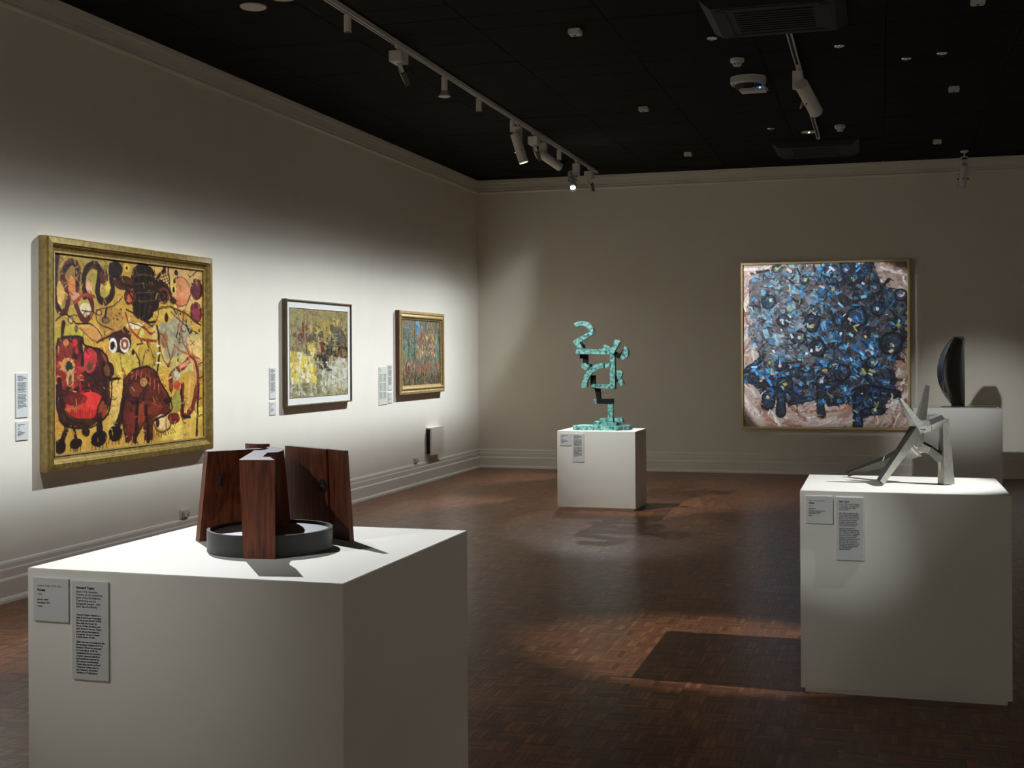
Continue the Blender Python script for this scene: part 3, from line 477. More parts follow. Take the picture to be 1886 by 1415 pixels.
["E",0.655,0.895,0.013,0.023,[62,28,20]],["L",[[0.719,0.847],[0.709,0.93]],0.0083,[130,58,34]],["L",[[0.633,0.925],[0.625,0.972]],0.0046,[62,28,20]],["L",[[0.647,0.929],[0.643,0.97]],0.0046,[62,28,20]],["L",[[0.66,0.932],[0.66,0.968]],0.0046,[62,28,20]],["L",[[0.674,0.934],[0.678,0.967]],0.0046,[62,28,20]],["L",[[0.687,0.934],[0.696,0.965]],0.0046,[62,28,20]],["L",[[0.701,0.933],[0.714,0.963]],0.0046,[62,28,20]],["L",[[0.715,0.931],[0.732,0.961]],0.0046,[62,28,20]],["L",[[0.729,0.929],[0.75,0.959]],0.0046,[62,28,20]],["L",[[0.743,0.928],[0.768,0.958]],0.0046,[62,28,20]],["L",[[0.757,0.927],[0.787,0.956]],0.0046,[62,28,20]],["L",[[0.754,0.701],[0.754,0.626],[0.825,0.585],[0.907,0.533],[0.954,0.597],[0.951,0.706],[0.916,0.814],[0.845,0.86],[0.834,0.767],[0.845,0.682]],0.0425,[112,42,28]],["L",[[0.825,0.574],[0.905,0.54],[0.939,0.597],[0.942,0.673]],0.0222,[212,138,100]],["L",[[0.898,0.661],[0.886,0.769],[0.869,0.834]],0.0185,[220,160,84]],["L",[[0.771,0.669],[0.796,0.595]],0.0185,[160,140,90]],["E",0.79,0.622,0.035,0.023,[190,180,140]],["E",0.796,0.68,0.026,0.028,[180,60,44]],["L",[[0.834,0.681],[0.837,0.843],[0.898,0.868]],0.0185,[40,20,16]],["E",0.771,0.871,0.048,0.036,[110,34,28]],["P",[[0.754,0.764],[0.796,0.702],[0.825,0.735],[0.819,0.82],[0.762,0.839]],[150,138,60]],["L",[[0.754,0.838],[0.732,0.858]],0.0046,[42,22,14]],["L",[[0.76,0.851],[0.74,0.871]],0.0046,[42,22,14]],["L",[[0.765,0.864],[0.748,0.884]],0.0046,[42,22,14]],["L",[[0.771,0.877],[0.757,0.898]],0.0046,[42,22,14]],["L",[[0.777,0.89],[0.765,0.911]],0.0046,[42,22,14]],["L",[[0.782,0.903],[0.774,0.924]],0.0046,[42,22,14]],["L",[[0.967,0.685],[0.958,0.816],[0.949,0.98]],0.0222,[70,28,20]],["L",[[0.965,0.564],[0.997,0.553]],0.0065,[62,28,20]],["L",[[0.965,0.652],[0.997,0.642]],0.0065,[62,28,20]],["L",[[0.965,0.773],[0.997,0.763]],0.0065,[62,28,20]],["L",[[0.965,0.871],[0.997,0.862]],0.0065,[62,28,20]],["L",[[0.005,0.484],[0.05,0.42],[0.159,0.414],[0.182,0.454],[0.263,0.482],[0.323,0.536],[0.343,0.639],[0.336,0.747],[0.296,0.843],[0.161,0.884],[0.061,0.859],[0.022,0.79],[0.006,0.678],[0.005,0.494]],0.012,[42,22,14]],["L",[[0.42,0.641],[0.485,0.587],[0.563,0.574],[0.638,0.604],[0.687,0.678],[0.74,0.748],[0.748,0.827],[0.622,0.883]],0.0129,[42,22,14]],["L",[[0.42,0.641],[0.41,0.84],[0.436,0.971]],0.0129,[42,22,14]],["L",[[0.435,0.731],[0.486,0.773],[0.563,0.756]],0.0083,[42,22,14]],["L",[[0.017,0.706],[0.083,0.83],[0.196,0.875]],0.0111,[42,22,14]],["L",[[0.16,0.683],[0.241,0.676],[0.288,0.716]],0.0092,[42,22,14]],["E",0.535,0.131,0.053,0.062,[30,18,12]],["E",0.615,0.219,0.055,0.048,[40,24,16]],["L",[[0.408,0.12],[0.509,0.143],[0.602,0.116],[0.697,0.172]],0.0148,[42,22,14]],["L",[[0.383,0.092],[0.433,0.138],[0.484,0.206]],0.0129,[42,22,14]],["L",[[0.484,0.257],[0.562,0.315],[0.642,0.322]],0.0129,[42,22,14]]],"mask":[["P",[[0.031,0.098],[0.189,0.001],[0.37,0.021],[0.591,0.004],[0.802,0.011],[0.843,0.15],[0.996,0.201],[0.98,0.379],[0.988,0.525],[0.923,0.598],[0.915,0.802],[0.834,0.9],[0.728,0.933],[0.663,0.867],[0.516,0.85],[0.417,0.834],[0.26,0.858],[0.119,0.816],[0.02,0.7],[0.104,0.568],[0.03,0.419],[0.039,0.238]],[0,0,0]]],"circ":[[0.167,0.227,0.045],[0.254,0.347,0.039],[0.427,0.361,0.054],[0.344,0.455,0.043],[0.459,0.517,0.054],[0.594,0.342,0.043],[0.7,0.327,0.061],[0.83,0.28,0.043],[0.899,0.492,0.07],[0.228,0.618,0.039],[0.26,0.742,0.049],[0.606,0.67,0.054],[0.737,0.662,0.037],[0.801,0.9,0.028],[0.81,0.158,0.039],[0.68,0.091,0.037],[0.956,0.204,0.038],[0.632,0.033,0.036],[0.378,0.103,0.03],[0.483,0.727,0.036],[0.785,0.606,0.036],[0.218,0.026,0.03]],"legs":[[[0.161,0.767],[0.152,0.866],0.074],[[0.235,0.8],[0.231,0.916],0.057],[[0.476,0.768],[0.478,0.916],0.054],[[0.7,0.785],[0.699,0.99],0.059],[[0.02,0.667],[0.12,0.742],0.033],[[0.028,0.65],[0.129,0.568],0.033],[[0.745,0.769],[0.931,0.802],0.057],[[0.63,0.834],[0.548,0.842],0.049],[[0.77,0.011],[0.713,0.108],0.049],[[0.624,0.008],[0.648,0.115],0.057],[[0.891,0.11],[0.834,0.191],0.018],[[0.956,0.709],
[0.793,0.679],0.016],[[0.736,0.9],[0.834,0.9],0.049],[[0.269,0.602],[0.368,0.604],0.011],[[0.269,0.639],[0.36,0.64],0.011],[[0.444,-0.003],[0.442,0.046],0.011],[[0.489,-0.002],[0.486,0.08],0.011],[[0.337,0.02],[0.353,0.07],0.011],[[0.048,0.057],[0.181,0.026],0.016],[[0.293,0.85],[0.417,0.825],0.033]]}

def paint_figures(asp):
    c = Canvas(300, 320, asp, (188, 143, 58), 3)
    c.img *= (0.75+0.6*c.n1)[..., None]
    for t in DATA['fig']:
        if t[0] == 'L': c.line(t[1], t[2], t[3])
        elif t[0] == 'P': c.poly(t[1], t[2])
        else: c.ell(*t[1:6])
    c.texture(1000, .008, .026, .004, .010, .28, 77)
    # thin scrapes and highlights over the dried paint
    r = random.Random(5)
    for k in range(150):
        u, v = r.random(), r.random(); a = r.uniform(-1.6, 1.6); l = r.uniform(.01, .035)
        c.line([(u, v), (u+l*math.cos(a)/asp, v+l*math.sin(a))], r.uniform(.003, .005), r.choice([(222, 186, 96), (190, 130, 62), (120, 54, 36), (60, 30, 20), (205, 150, 90), (150, 128, 62)]), al=.75)
    for t in DATA['fig']:
        if t[0] == 'L' and t[2] < .016: c.line(t[1], t[2]*.9, t[3], al=.8)
    return c
def paint_blue(asp):
    c = Canvas(330, 340, asp, (160, 138, 128), 21); r = random.Random(12)
    for k in range(420):     # pale pink and rust ground, brushed around the edge
        u, v = r.random(), r.random(); a = math.atan2(v-.5, u-.5)+math.pi/2+r.uniform(-.5, .5); l = r.uniform(.04, .15)
        c.line([(u-l*math.cos(a), v-l*math.sin(a)), (u, v+.01), (u+l*math.cos(a), v+l*math.sin(a))], r.uniform(.008, .024),
               r.choice([(176, 164, 156), (192, 184, 178), (136, 92, 78), (112, 62, 50), (158, 134, 122), (172, 152, 142), (142, 104, 90), (202, 196, 192), (150, 142, 116)]), al=.8)
    mask = DATA['mask'][0][1]
    msk, g = c.inside(mask, (slice(0, c.ny), slice(0, c.nx)))
    def inm(u, v): return msk[min(c.ny-1, max(0, int(v*c.ny))), min(c.nx-1, max(0, int(u*c.nx)))]
    c.put(g, msk*0.82, (50, 56, 66))
    def pal(u, v):
        if u < .45 and v < .62: L = [(104, 140, 154), (126, 160, 172), (92, 108, 118), (80, 122, 146), (112, 114, 118), (144, 154, 158), (98, 92, 92), (66, 130, 172), (78, 80, 84), (86, 84, 88), (120, 124, 126)]  # greys carry a hazy sheen of reflected light, painted in
        elif u > .62 and v < .45: L = [(34, 58, 76), (46, 84, 104), (28, 30, 36), (38, 44, 56), (70, 112, 136), (40, 36, 38), (26, 40, 60), (66, 80, 92), (30, 32, 34)]
        elif v > .68: L = [(34, 66, 116), (58, 104, 152), (26, 40, 72), (44, 84, 130), (90, 138, 176), (28, 32, 42), (40, 50, 66), (30, 36, 50)]
        else: L = [(44, 116, 172), (70, 142, 188), (40, 80, 124), (54, 62, 76), (96, 150, 184), (36, 38, 46), (60, 88, 110), (44, 46, 54), (52, 54, 62)]
        return r.choice(L)
    for k in range(1500):
        u, v = r.random(), r.random()
        if not inm(u, v): continue
        c.dab(u, v, r.uniform(.018, .055), r.uniform(.014, .036), r.choice([0, 0, .6, -.6, 1.2, 1.57, r.uniform(-1.5, 1.5)]), pal(u, v))
    for (a, b, w) in DATA['legs']:
        c.line([a, b], w*1.1, (24, 25, 29), False)
        if w > .03:
            ang = math.atan2(b[1]-a[1], b[0]-a[0])
            for q in range(7):
                k_ = (q+.5)/7; c.dab(a[0]+(b[0]-a[0])*k_+r.uniform(-.008, .008), a[1]+(b[1]-a[1])*k_, .03, w*r.uniform(.45, .7), ang+r.uniform(-.2, .2), r.choice([(34, 64, 104), (28, 48, 80), (52, 92, 132), (26, 36, 52), (40, 44, 52)]))
    for k in range(1250):
        u, v = r.random(), r.random()
        if not inm(u, v): continue
        if u < .5 and v < .6 and r.random() < .45: continue  # fewer dark strokes where the hazy sheen is painted
        a = r.choice([0, .1, 1.5, .75, -.75, r.uniform(-1.6, 1.6)]); l = r.uniform(.012, .06)
        c.line([(u, v), (u+l*math.cos(a), v+l*math.sin(a))], r.uniform(.004, .012), r.choice([(20, 22, 26), (28, 28, 33), (36, 34, 38), (50, 48, 52)]), al=.95)
    for (u, v, rr) in DATA['circ']:
        c.ell(u, v, rr/asp*1.05, rr*1.05, (22, 22, 26)); c.ell(u, v, rr/asp*.78, rr*.78, r.choice([(58, 60, 72), (44, 48, 58), (62, 54, 60), (38, 60, 84)]))
        for k in range(7):
            a = r.uniform(0, 6.28); c.line([(u+.6*rr*math.cos(a)/asp, v+.6*rr*math.sin(a)), (u+.5*rr*math.cos(a+1)/asp, v+.5*rr*math.sin(a+1))], .006, r.choice([(26, 26, 30), (88, 110, 130), (60, 100, 140), (30, 30, 36)]))
        c.dab(u+r.uniform(-.01, .01), v+r.uniform(-.015, .015), .018, .02, r.uniform(-.5, .5), r.choice([(176, 182, 84), (160, 172, 96), (190, 190, 190), (70, 130, 190)]))
    c.texture(1800, .006, .020, .003, .008, .36, 91)
    for k in range(120):
        u, v = r.random(), r.random()
        if not inm(u, v): continue
        c.dab(u, v, r.uniform(.010, .04), r.uniform(.007, .018), r.uniform(-1.5, 1.5), r.choice([(206, 208, 212), (186, 196, 206), (200, 176, 150), (182, 160, 110), (120, 190, 214), (150, 186, 210), (200, 190, 204), (58, 140, 206), (40, 130, 190), (150, 150, 80)]))
    for k in range(90):
        u, v = r.random(), r.random(); a = r.uniform(-1.6, 1.6); l = r.uniform(.01, .03)
        c.line([(u, v), (u+l*math.cos(a), v+l*math.sin(a))], .004, (28, 28, 30) if inm(u, v) else r.choice([(120, 70, 56), (60, 44, 40), (220, 214, 208)]))
    return c
def paint_gold(asp):
    c = Canvas(150, 170, asp, (148, 138, 98), 31); r = random.Random(3)
    def pal(u, v):
        if v < .2: return r.choice([(132, 126, 84), (150, 130, 72), (118, 112, 80), (164, 140, 84), (128, 104, 58)])
        if v < .5 and u < .32: return r.choice([(122, 112, 78), (140, 126, 80), (96, 46, 38), (150, 134, 90), (108, 96, 66)])
        if v < .42: return r.choice([(92, 84, 62), (78, 72, 58), (160, 132, 60), (72, 62, 48), (188, 160, 70), (120, 104, 70)])
        if v < .58 and u > .4: return r.choice([(40, 34, 28), (60, 52, 40), (150, 122, 70), (34, 30, 26), (84, 72, 52), (176, 150, 90)])
        if u < .42 and v < .82: return r.choice([(206, 184, 92), (214, 190, 66), (220, 210, 160), (226, 220, 196), (196, 160, 60), (200, 186, 120), (222, 196, 84)])
        if u > .55 and v < .92: return r.choice([(188, 186, 172), (176, 174, 158), (200, 198, 188), (160, 140, 92), (150, 148, 130), (192, 186, 150)])
        return r.choice([(150, 146, 104), (130, 128, 92), (176, 168, 130), (106, 100, 66), (190, 184, 160)])
    for k in range(1100):
        u, v = r.random(), r.random()
        c.dab(u, v, r.uniform(.03, .12), r.uniform(.02, .09), r.choice([0, 0, .15, 1.57, 1.5, -.2]), pal(u, v), .8)
    for u, v, ru, rv, col in ((.24, .24, .05, .10, (104, 36, 34)), (.17, .33, .05, .05, (92, 44, 36)), (.80, .30, .13, .13, (84, 80, 68)), (.70, .43, .18, .05, (40, 34, 28)), (.9, .45, .10, .04, (30, 26, 22)), (.55, .62, .10, .06, (38, 30, 24)), (.60, .68, .12, .03, (46, 38, 30)), (.55, .42, .06, .05, (100, 44, 36)), (.48, .28, .1, .04, (72, 64, 48)), (.62, .16, .14, .05, (170, 140, 62)), (.78, .12, .07, .05, (190, 170, 90))):
        for k in range(9): c.dab(u+r.uniform(-ru, ru)*.8, v+r.uniform(-rv, rv)*.8, ru*r.uniform(.5, 1.0), rv*r.uniform(.4, .9), r.uniform(-.25, .25), tuple(max(0, q+r.randint(-14, 14)) for q in col), .9)
    c.texture(500, .01, .05, .004, .012, .3, 5, 1.57)
    for k in range(170):
        u, v = r.random(), r.random(); a = r.choice([0, 1.57, 1.4, r.uniform(-1.6, 1.6)]); l = r.uniform(.02, .09)
        c.line([(u, v), (u+l*math.cos(a), v+l*math.sin(a))], r.uniform(.003, .008), r.choice([(40, 34, 26), (220, 206, 150), (96, 84, 54), (196, 160, 70), (64, 50, 36), (224, 216, 190)]), al=.75)
    return c
def paint_forest(asp):
    c = Canvas(120, 130, asp, (110, 110, 84), 41); r = random.Random(8)
    def pal(u, v):
        if v < .22: return r.choice([(60, 128, 146), (170, 112, 56), (84, 140, 140), (150, 96, 46), (190, 140, 80), (70, 100, 96)])
        if v < .55 and .4 < u < .85: return r.choice([(206, 150, 84), (214, 180, 130), (190, 110, 54), (160, 88, 44), (86, 124, 124), (220, 196, 160), (140, 60, 40)])
        if v < .62: return r.choice([(80, 116, 100), (106, 136, 118), (60, 84, 70), (140, 150, 120), (96, 90, 60), (70, 130, 132), (150, 108, 60)])
        if v < .82: return r.choice([(166, 84, 46), (150, 70, 40), (90, 110, 100), (190, 120, 76), (110, 140, 140), (120, 60, 36), (96, 90, 66)])
        return r.choice([(58, 34, 24), (96, 54, 30), (40, 34, 26), (120, 70, 36), (70, 60, 40), (44, 50, 40)])
    for k in range(1300):
        u, v = r.random(), r.random()
        c.dab(u, v, r.uniform(.012, .035), r.uniform(.03, .09), r.uniform(-.35, .35), pal(u, v), .9)
    for k in range(10): c.dab(.45+r.uniform(-.07, .09), .12+r.uniform(-.08, .1), .05, .07, r.uniform(-.5, .5), r.choice([(54, 130, 190), (80, 160, 200), (110, 176, 200)]))
    for k in range(26): c.line([(r.random(), r.uniform(.1, .5)), (r.random()*.04+r.random(), r.uniform(.5, .9))], .003, (40, 34, 26), al=.0)
    for u in (.06, .12, .2, .33, .62, .74, .83, .9, .96):
        v = r.uniform(.1, .35); c.line([(u, v), (u+r.uniform(-.02, .02), v+.25), (u+r.uniform(-.03, .03), v+.5)], r.uniform(.008, .02), r.choice([(196, 196, 160), (150, 160, 130), (40, 40, 32), (60, 70, 56), (205, 205, 180)]))
    for k in range(160):
        u, v = r.random(), r.random(); a = r.uniform(.9, 2.2); l = r.uniform(.02, .06)
        c.line([(u, v), (u+l*math.cos(a), v+l*math.sin(a))], r.uniform(.004, .008), r.choice([(30, 28, 22), (222, 200, 150), (206, 130, 60), (40, 90, 100), (46, 34, 24)]), al=.85)
    c.ell(.17, .73, .07, .10, (110, 56, 38)); c.ell(.18, .72, .045, .075, (170, 150, 120)); c.ell(.18, .74, .03, .05, (90, 56, 40))
    c.texture(500, .01, .035, .005, .014, .35, 6, 1.57)
    return c

def left_map(y0, z0): return lambda a, b, d: (d, y0+a, z0+b)
def back_map(x0, z0): return lambda a, b, d: (x0+a, D-d, z0+b)
def frame_mesh(name, w, h, prof, mp, mats, mids=None):
    """prof: (inset, depth) points from the wall, over the face and down to the sight edge"""
    vs = []; fs = []; ms = []; n = len(prof)
    for (i, d) in prof:
        for a, b in ((i, i), (w-i, i), (w-i, h-i), (i, h-i)): vs.append(mp(a, b, d))
    for k in range(n-1):
        for c in range(4):
            c2 = (c+1) % 4; fs.append((k*4+c, k*4+c2, (k+1)*4+c2, (k+1)*4+c)); ms.append(mids[k] if mids else 0)
    b = MB(); b.v = vs; b.f = fs; b.m = ms
    return b.mesh(name, mats)
def back_panel(name, w, h, inset, d, mp, m, parent):
    b = MB(); vs = [mp(a, c, dd) for dd in (0.001, d) for a, c in ((inset, inset), (w-inset, inset), (w-inset, h-inset), (inset, h-inset))]
    b.add(vs, [(0,3,2,1),(4,5,6,7),(0,1,5,4),(1,2,6,5),(2,3,7,6),(3,0,4,7)]); return b.build(name, m, parent)

# painting 1: broad gilt frame
t = empty('framed_painting', (0, 7.83, 0.766), 'large gold-framed painting of dark red horned creatures on yellow', 'painting')
w, h = 2.06, 1.524; mp = lambda a, b, d: (d, a-1.03, b)
obj('frame', frame_mesh('frame', w, h, [(0, .0), (0, .052), (.004, .056), (.004, .062), (.010, .070), (.046, .074), (.052, .066), (.060, .062), (.072, .046), (.092, .040), (.094, .046), (.104, .046), (.106, .030)], mp, [m_gilt, m_gilt2], [1, 1, 0, 0, 0, 0, 0, 0, 0, 0, 1, 0]), None, t)
back_panel('backing', w, h, .03, .026, mp, m_backing, t)
cv = paint_figures((w-.21)/(h-.21)); obj('canvas', cv.mesh('canvas', (.031, -1.03+.105, h-.105), (0, w-.21, 0), (0, 0, -(h-.21)), (1, 0, 0), .002), None, t)
# painting 2: thin walnut frame, wide pale mount
t = empty('framed_painting', (0, 10.91, 1.045), 'yellow and grey abstract painting with pale mount in thin brown frame', 'painting')
w, h = 1.44, 0.982; mp = lambda a, b, d: (d, a-.72, b)
obj('frame', frame_mesh('frame', w, h, [(0, 0), (0, .048), (.004, .050), (.011, .050), (.013, .046), (.014, .034)], mp, [m_walnut, m_gold_edge], [0, 0, 1, 0, 0]), None, t)
back_panel('backing', w, h, .013, .030, mp, m_backing, t)
obj('mount', frame_mesh('mount', w, h, [(.0135, .031), (.0135, .034), (.074, .034), (.076, .037), (.080, .037), (.081, .031)], mp, [m_mat, m_gold_edge], [0, 0, 0, 1, 1]), None, t)
cv = paint_gold((w-.162)/(h-.162)); obj('canvas', cv.mesh('canvas', (.0325, -.72+.081, h-.081), (0, w-.162, 0), (0, 0, -(h-.162)), (1, 0, 0), .002), None, t)
# painting 3: stepped pale gilt frame
t = empty('framed_painting', (0, 13.67, 1.064), 'small teal and orange forest painting in stepped pale gold frame', 'painting')
w, h = 1.48, 0.951; mp = lambda a, b, d: (d, a-.74, b)
obj('frame', frame_mesh('frame', w, h, [(0, 0), (0, .046), (.006, .055), (.030, .058), (.036, .050), (.044, .050), (.060, .060), (.072, .058), (.080, .044), (.098, .038), (.100, .028)], mp, [m_gilt2, m_redwood], [1, 0, 0, 0, 0, 0, 0, 0, 0, 0]), None, t)
back_panel('backing', w, h, .03, .024, mp, m_backing, t)
cv = paint_forest((w-.2)/(h-.2)); obj('canvas', cv.mesh('canvas', (.028, -.74+.1, h-.1), (0, w-.2, 0), (0, 0, -(h-.2)), (1, 0, 0), .003), None, t)
# painting 4 on the far wall
t = empty('framed_painting', (4.515, D, 0.564), 'very large square painting of blue and black shapes in thin brass frame', 'painting')
w, h = 2.035, 2.089; mp = lambda a, b, d: (a-w/2, -d, b)
obj('frame', frame_mesh('frame', w, h, [(0, 0), (0, .050), (.003, .053), (.026, .053), (.030, .050), (.031, .034)], mp, [m_gold_edge, m_walnut], [1, 0, 0, 0, 0]), None, t)
back_panel('backing', w, h, .02, .032, mp, m_backing, t)
cv = paint_blue((w-.06)/(h-.06)); obj('canvas', cv.mesh('canvas', (-w/2+.03, -.036, h-.03), (w-.06, 0, 0), (0, 0, -(h-.06)), (0, -1, 0), .004), None, t)

# ------------------------------------------------------------------ text cards
def text_mesh(body, size, width=None, bold=0.0, space=1.0):
    cu = bpy.data.curves.new('print', 'FONT'); cu.body = body; cu.size = size; cu.space_line = space
    cu.resolution_u = 2; cu.offset = bold*size; cu.align_y = 'TOP'
    ob = bpy.data.objects.new('print', cu); COL.objects.link(ob)
    dg = bpy.context.evaluated_depsgraph_get(); dg.update()
    me = bpy.data.meshes.new_from_object(ob.evaluated_get(dg))
    bpy.data.objects.remove(ob, do_unlink=True)
    V = np.array([v.co[:] for v in me.vertices]); V[:, 1] -= 0
    if width: V[:, 0] *= width/max(1e-6, V[:, 0].max())
    F = [tuple(p.vertices) for p in me.polygons]
    bpy.data.meshes.remove(me)
    return V, F
def bars(w, lines, pitch, th, r, x0=0.0, y0=0.0):
    """unreadable small print: rows of word-length dashes"""
    V = []; F = []; y = y0
    for L in lines:
        if L > 0:
            x = 0.0
            while x < L*w - .003:
                l = min(r.uniform(.006, .018), L*w-x); n = len(V)
                V += [(x0+x, y, 0), (x0+x+l, y, 0), (x0+x+l, y-th, 0), (x0+x, y-th, 0)]; F.append((n, n+3, n+2, n+1)); x += l+.0022
        y -= pitch
    return np.array(V), F
def card(label, origin, right, w, h, blocks, m=None, th=0.005, group=None):
    """origin: top-left corner on the supporting surface; right: unit vector along the card; blocks: (V, F, x, y, ink)"""
    right = np.array(right, float); up = np.array([0, 0, 1.0]); nrm = np.cross(right, up)
    t = empty('text_card', origin, label, 'label', group)
    b = MB(); c = [(0, 0), (w, 0), (w, -h), (0, -h)]
    vs = [tuple(right*a+up*z+nrm*d) for d in (0.0, th) for a, z in c]
    b.add(vs, [(0,1,2,3),(7,6,5,4),(0,4,5,1),(1,5,6,2),(2,6,7,3),(3,7,4,0)]); brd = b.build('board', m or m_card, t)
    for (V, F, x, y, ink) in blocks:
        P = [tuple(right*(x+v[0])+up*(v[1]-y)+nrm*(th+.0003)) for v in V]
        k = MB(); k.add(P, F); k.build('printed_text', ink, t, fix=False)
    return t
r_txt = random.Random(2)
CW = 0.116
# large pedestal
fx, fy = (1, 0, 0), P1[2]
card('small square text card on the front of the wooden sculpture pedestal', (2.855, fy, .874), fx, CW, .122,
     [(*text_mesh('Howard Taylor (1918\u20132001)', .0082, .080), .014, .018, m_ink), (*text_mesh('Forest', .0105, .026, .045), .014, .029, m_ink),
      (*text_mesh('1970', .0080, .0145), .014, .043, m_ink), (*text_mesh('Jarrah, steel', .0068, .036, .045), .014, .0575, m_ink),
      (*text_mesh('Purchased 1972', .0068, .041, .045), .014, .067, m_ink), (*bars(.016, [1], .005, .003, r_txt), .014, .079, m_ink2)])
card('tall text card on the front of the wooden sculpture pedestal', (2.983, fy, .871), fx, CW+.002, .277,
     [(*text_mesh('Howard Taylor', .0100, .061, .045), .014, .014, m_ink),
      (*text_mesh('(born 1918, Hamilton,\nVictoria, on the traditional\nlands of the Gunditjmara,\nTjapwurong and the\nBunganditj people \u2013 died\n2001, Boorloo/Perth)', .0084, .085, .014, 1.0), .014, .026, m_ink),
      (*text_mesh('Howard Taylor trained as a\npilot in the Royal Australian\nAir Force and during WWII\nflew with the Royal Air\nForce. When his plane was\nshot down in France, Taylor\nspent almost five years as\na prisoner of war in Stalag\nLuft III during WWII.', .0074, .083, .035, 1.06), .014, .0915, m_ink),
      (*text_mesh('After the war he studied at the\nBirmingham College of Art in\nEngland. When he returned\nto Australia in 1949, he\nestablished his art practice,\ncreating abstract paintings\nand sculpture inspired by\nthe natural environment.\nTaylor also taught at Perth\nTechnical College and at\nthe Western Australian\nInstitute of Technology.', .0074, .092, .035, 1.06), .014, .168, m_ink)])
# pedestal at right
fy = P3[2]
card('small square text card on the front of the aluminium sculpture pedestal', (4.857, fy, .873), fx, CW, .121,
     [(*text_mesh('Marc Clark (1923\u20132021)', .0080, .069), .013, .016, m_ink), (*text_mesh('Orion', .0105, .024, .045), .013, .026, m_ink),
      (*text_mesh('1973', .0080, .0145), .013, .041, m_ink), (*text_mesh('Aluminium', .0068, .030, .045), .013, .053, m_ink),
      (*text_mesh('Purchased with funds from\nComalco Australasia\n20th Series, 1974', .0066, .069, .03, .95), .013, .062, m_ink), (*bars(.016, [1], .005, .003, r_txt), .013, .085, m_ink2)])
card('tall text card on the front of the aluminium sculpture pedestal', (4.986, fy, .871), fx, CW, .276,
     [(*text_mesh('Marc Clark', .0100, .044, .045), .014, .014, m_ink),
      (*text_mesh('(born 1923, Surrey, England\n\u2013 died 2021, Guandalooka/\nCountry/Moreton Bay,\nQueensland)', .0080, .087, .014, 1.0), .014, .0265, m_ink),
      (*text_mesh('Marc Clark studied art at the\nRoyal College of Art (RCA) in\nLondon after serving with the\nBritish Army in WWII. In 1957\nhe was awarded a one-year\ntravelling scholarship from\nthe RCA, which enabled him\nto live and work in France.', .0072, .086, .035, 1.06), .014, .067, m_ink),
      (*text_mesh('Before immigrating to\nAustralia, Clark lectured at\nthe Watford College of the\nArts in England. In Australia\nhe taught at the Caulfield\nInstitute of Technology,\nNational Gallery School and\nthe Victorian College of\nthe Arts. He is best known\nfor his monumental bronze\nsculptures commissioned\nto commemorate\nhistoric figures.', .0072, .086, .035, 1.06), .014, .1335, m_ink)])
SM = [.75, .3, 0, .2, 0, .4, .75, .6, .3]; TL = [.6, .9, .95, .6, 0] + [.95, .9, .97, .92, .85, .95, .7, .9, 0] + [.9, .95, .8, .92, .96, .9, .6, .93, .88, .95, .5]
fy = P2[2]
card('small text card on the low green bronze pedestal', (2.178, fy, .738), fx, CW, .118, [(*bars(.088, SM, .0085, .0045, r_txt), .014, .018, m_ink)])
card('tall text card on the low green bronze pedestal', (2.303, fy, .737), fx, CW, .274, [(*bars(.09, TL, .0083, .0045, r_txt), .014, .016, m_ink)])
fy = P4[2]
card('text card on the pedestal of the black crescent', (5.652, fy, .854), fx, CW, .19, [(*bars(.088, SM, .0085, .0045, r_txt), .014, .018, m_ink)])
# wall cards (left wall)
fw = (0, 1, 0)
for y, nm in ((6.570, 'left of the gold-framed creature painting'), (9.940, 'left of the yellow and grey abstract painting'), (12.700, 'between the cream card and the forest painting')):
    card('tall white wall card '+nm, (0, y, 1.405), fw, CW, .277, [(*bars(.09, TL, .0083, .0042, r_txt), .014, .016, m_ink)], group='tall white wall text cards')
    card('small white wall card '+nm+', below the tall one', (0, y, 1.102), fw, CW, .117, [(*bars(.088, SM, .0085, .0042, r_txt), .014, .018, m_ink)], group='small white wall text cards')
CL = [.9, .95, .9, .93, .8, .95, .9, .94, .9, 0, .95, .9, .93, .97, .9, .95, .85, .92, .9, 0, .95, .9, .93, .9, .94, .9, .95, .6]
card('wide cream wall card with two text columns beside the forest painting', (0, 12.440, 1.383), fw, .232, .408,
     [(*bars(.06, [.6, 0, .85], .010, .006, r_txt), .016, .02, m_ink), (*bars(.085, CL, .0098, .0045, r_txt), .016, .075, m_ink2), (*bars(.085, CL, .0098, .0045, r_txt), .122, .075, m_ink2)], m_cardy)

# ------------------------------------------------------------------ small fittings on the left wall
t = empty('wall_panel', (0, 14.11, .318), 'white box cover standing off the wall low beside the corner', 'panel')
MB().box((.0, -.20, .02), (.048, .20, .30)).build('housing', m_dark, t)  # spacer coloured near-black to stand for the shadow gap behind the cover
MB().box((.050, -.215, 0), (.068, .215, .330), bev=.002).build('cover', m_trim, t)
MB().box((.0, -.215, .312), (.050, .215, .330)).build('top_lip', m_trim, t)
def outlet(y, lab):
    t = empty('power_outlet', (0, y, .252), lab, 'outlet', 'wall power outlets')
    MB().box((0, -.058, 0), (.010, .058, .076), bev=.003).build('plate', m_trim, t)
    hs = MB().box((.010, -.044, .010), (.026, .044, .066), bev=.006).build('housing', m_offwhite, t)
    MB().box((.026, -.030, .016), (.030, .006, .050), bev=.001).build('socket_face', m_trim, hs)
    MB().box((.026, .014, .030), (.032, .034, .046), bev=.001).build('switch', m_offwhite, hs)
outlet(8.52, 'white wall outlet above the baseboard under the creature painting')
outlet(13.53, 'white wall outlet above the baseboard left of the box cover')

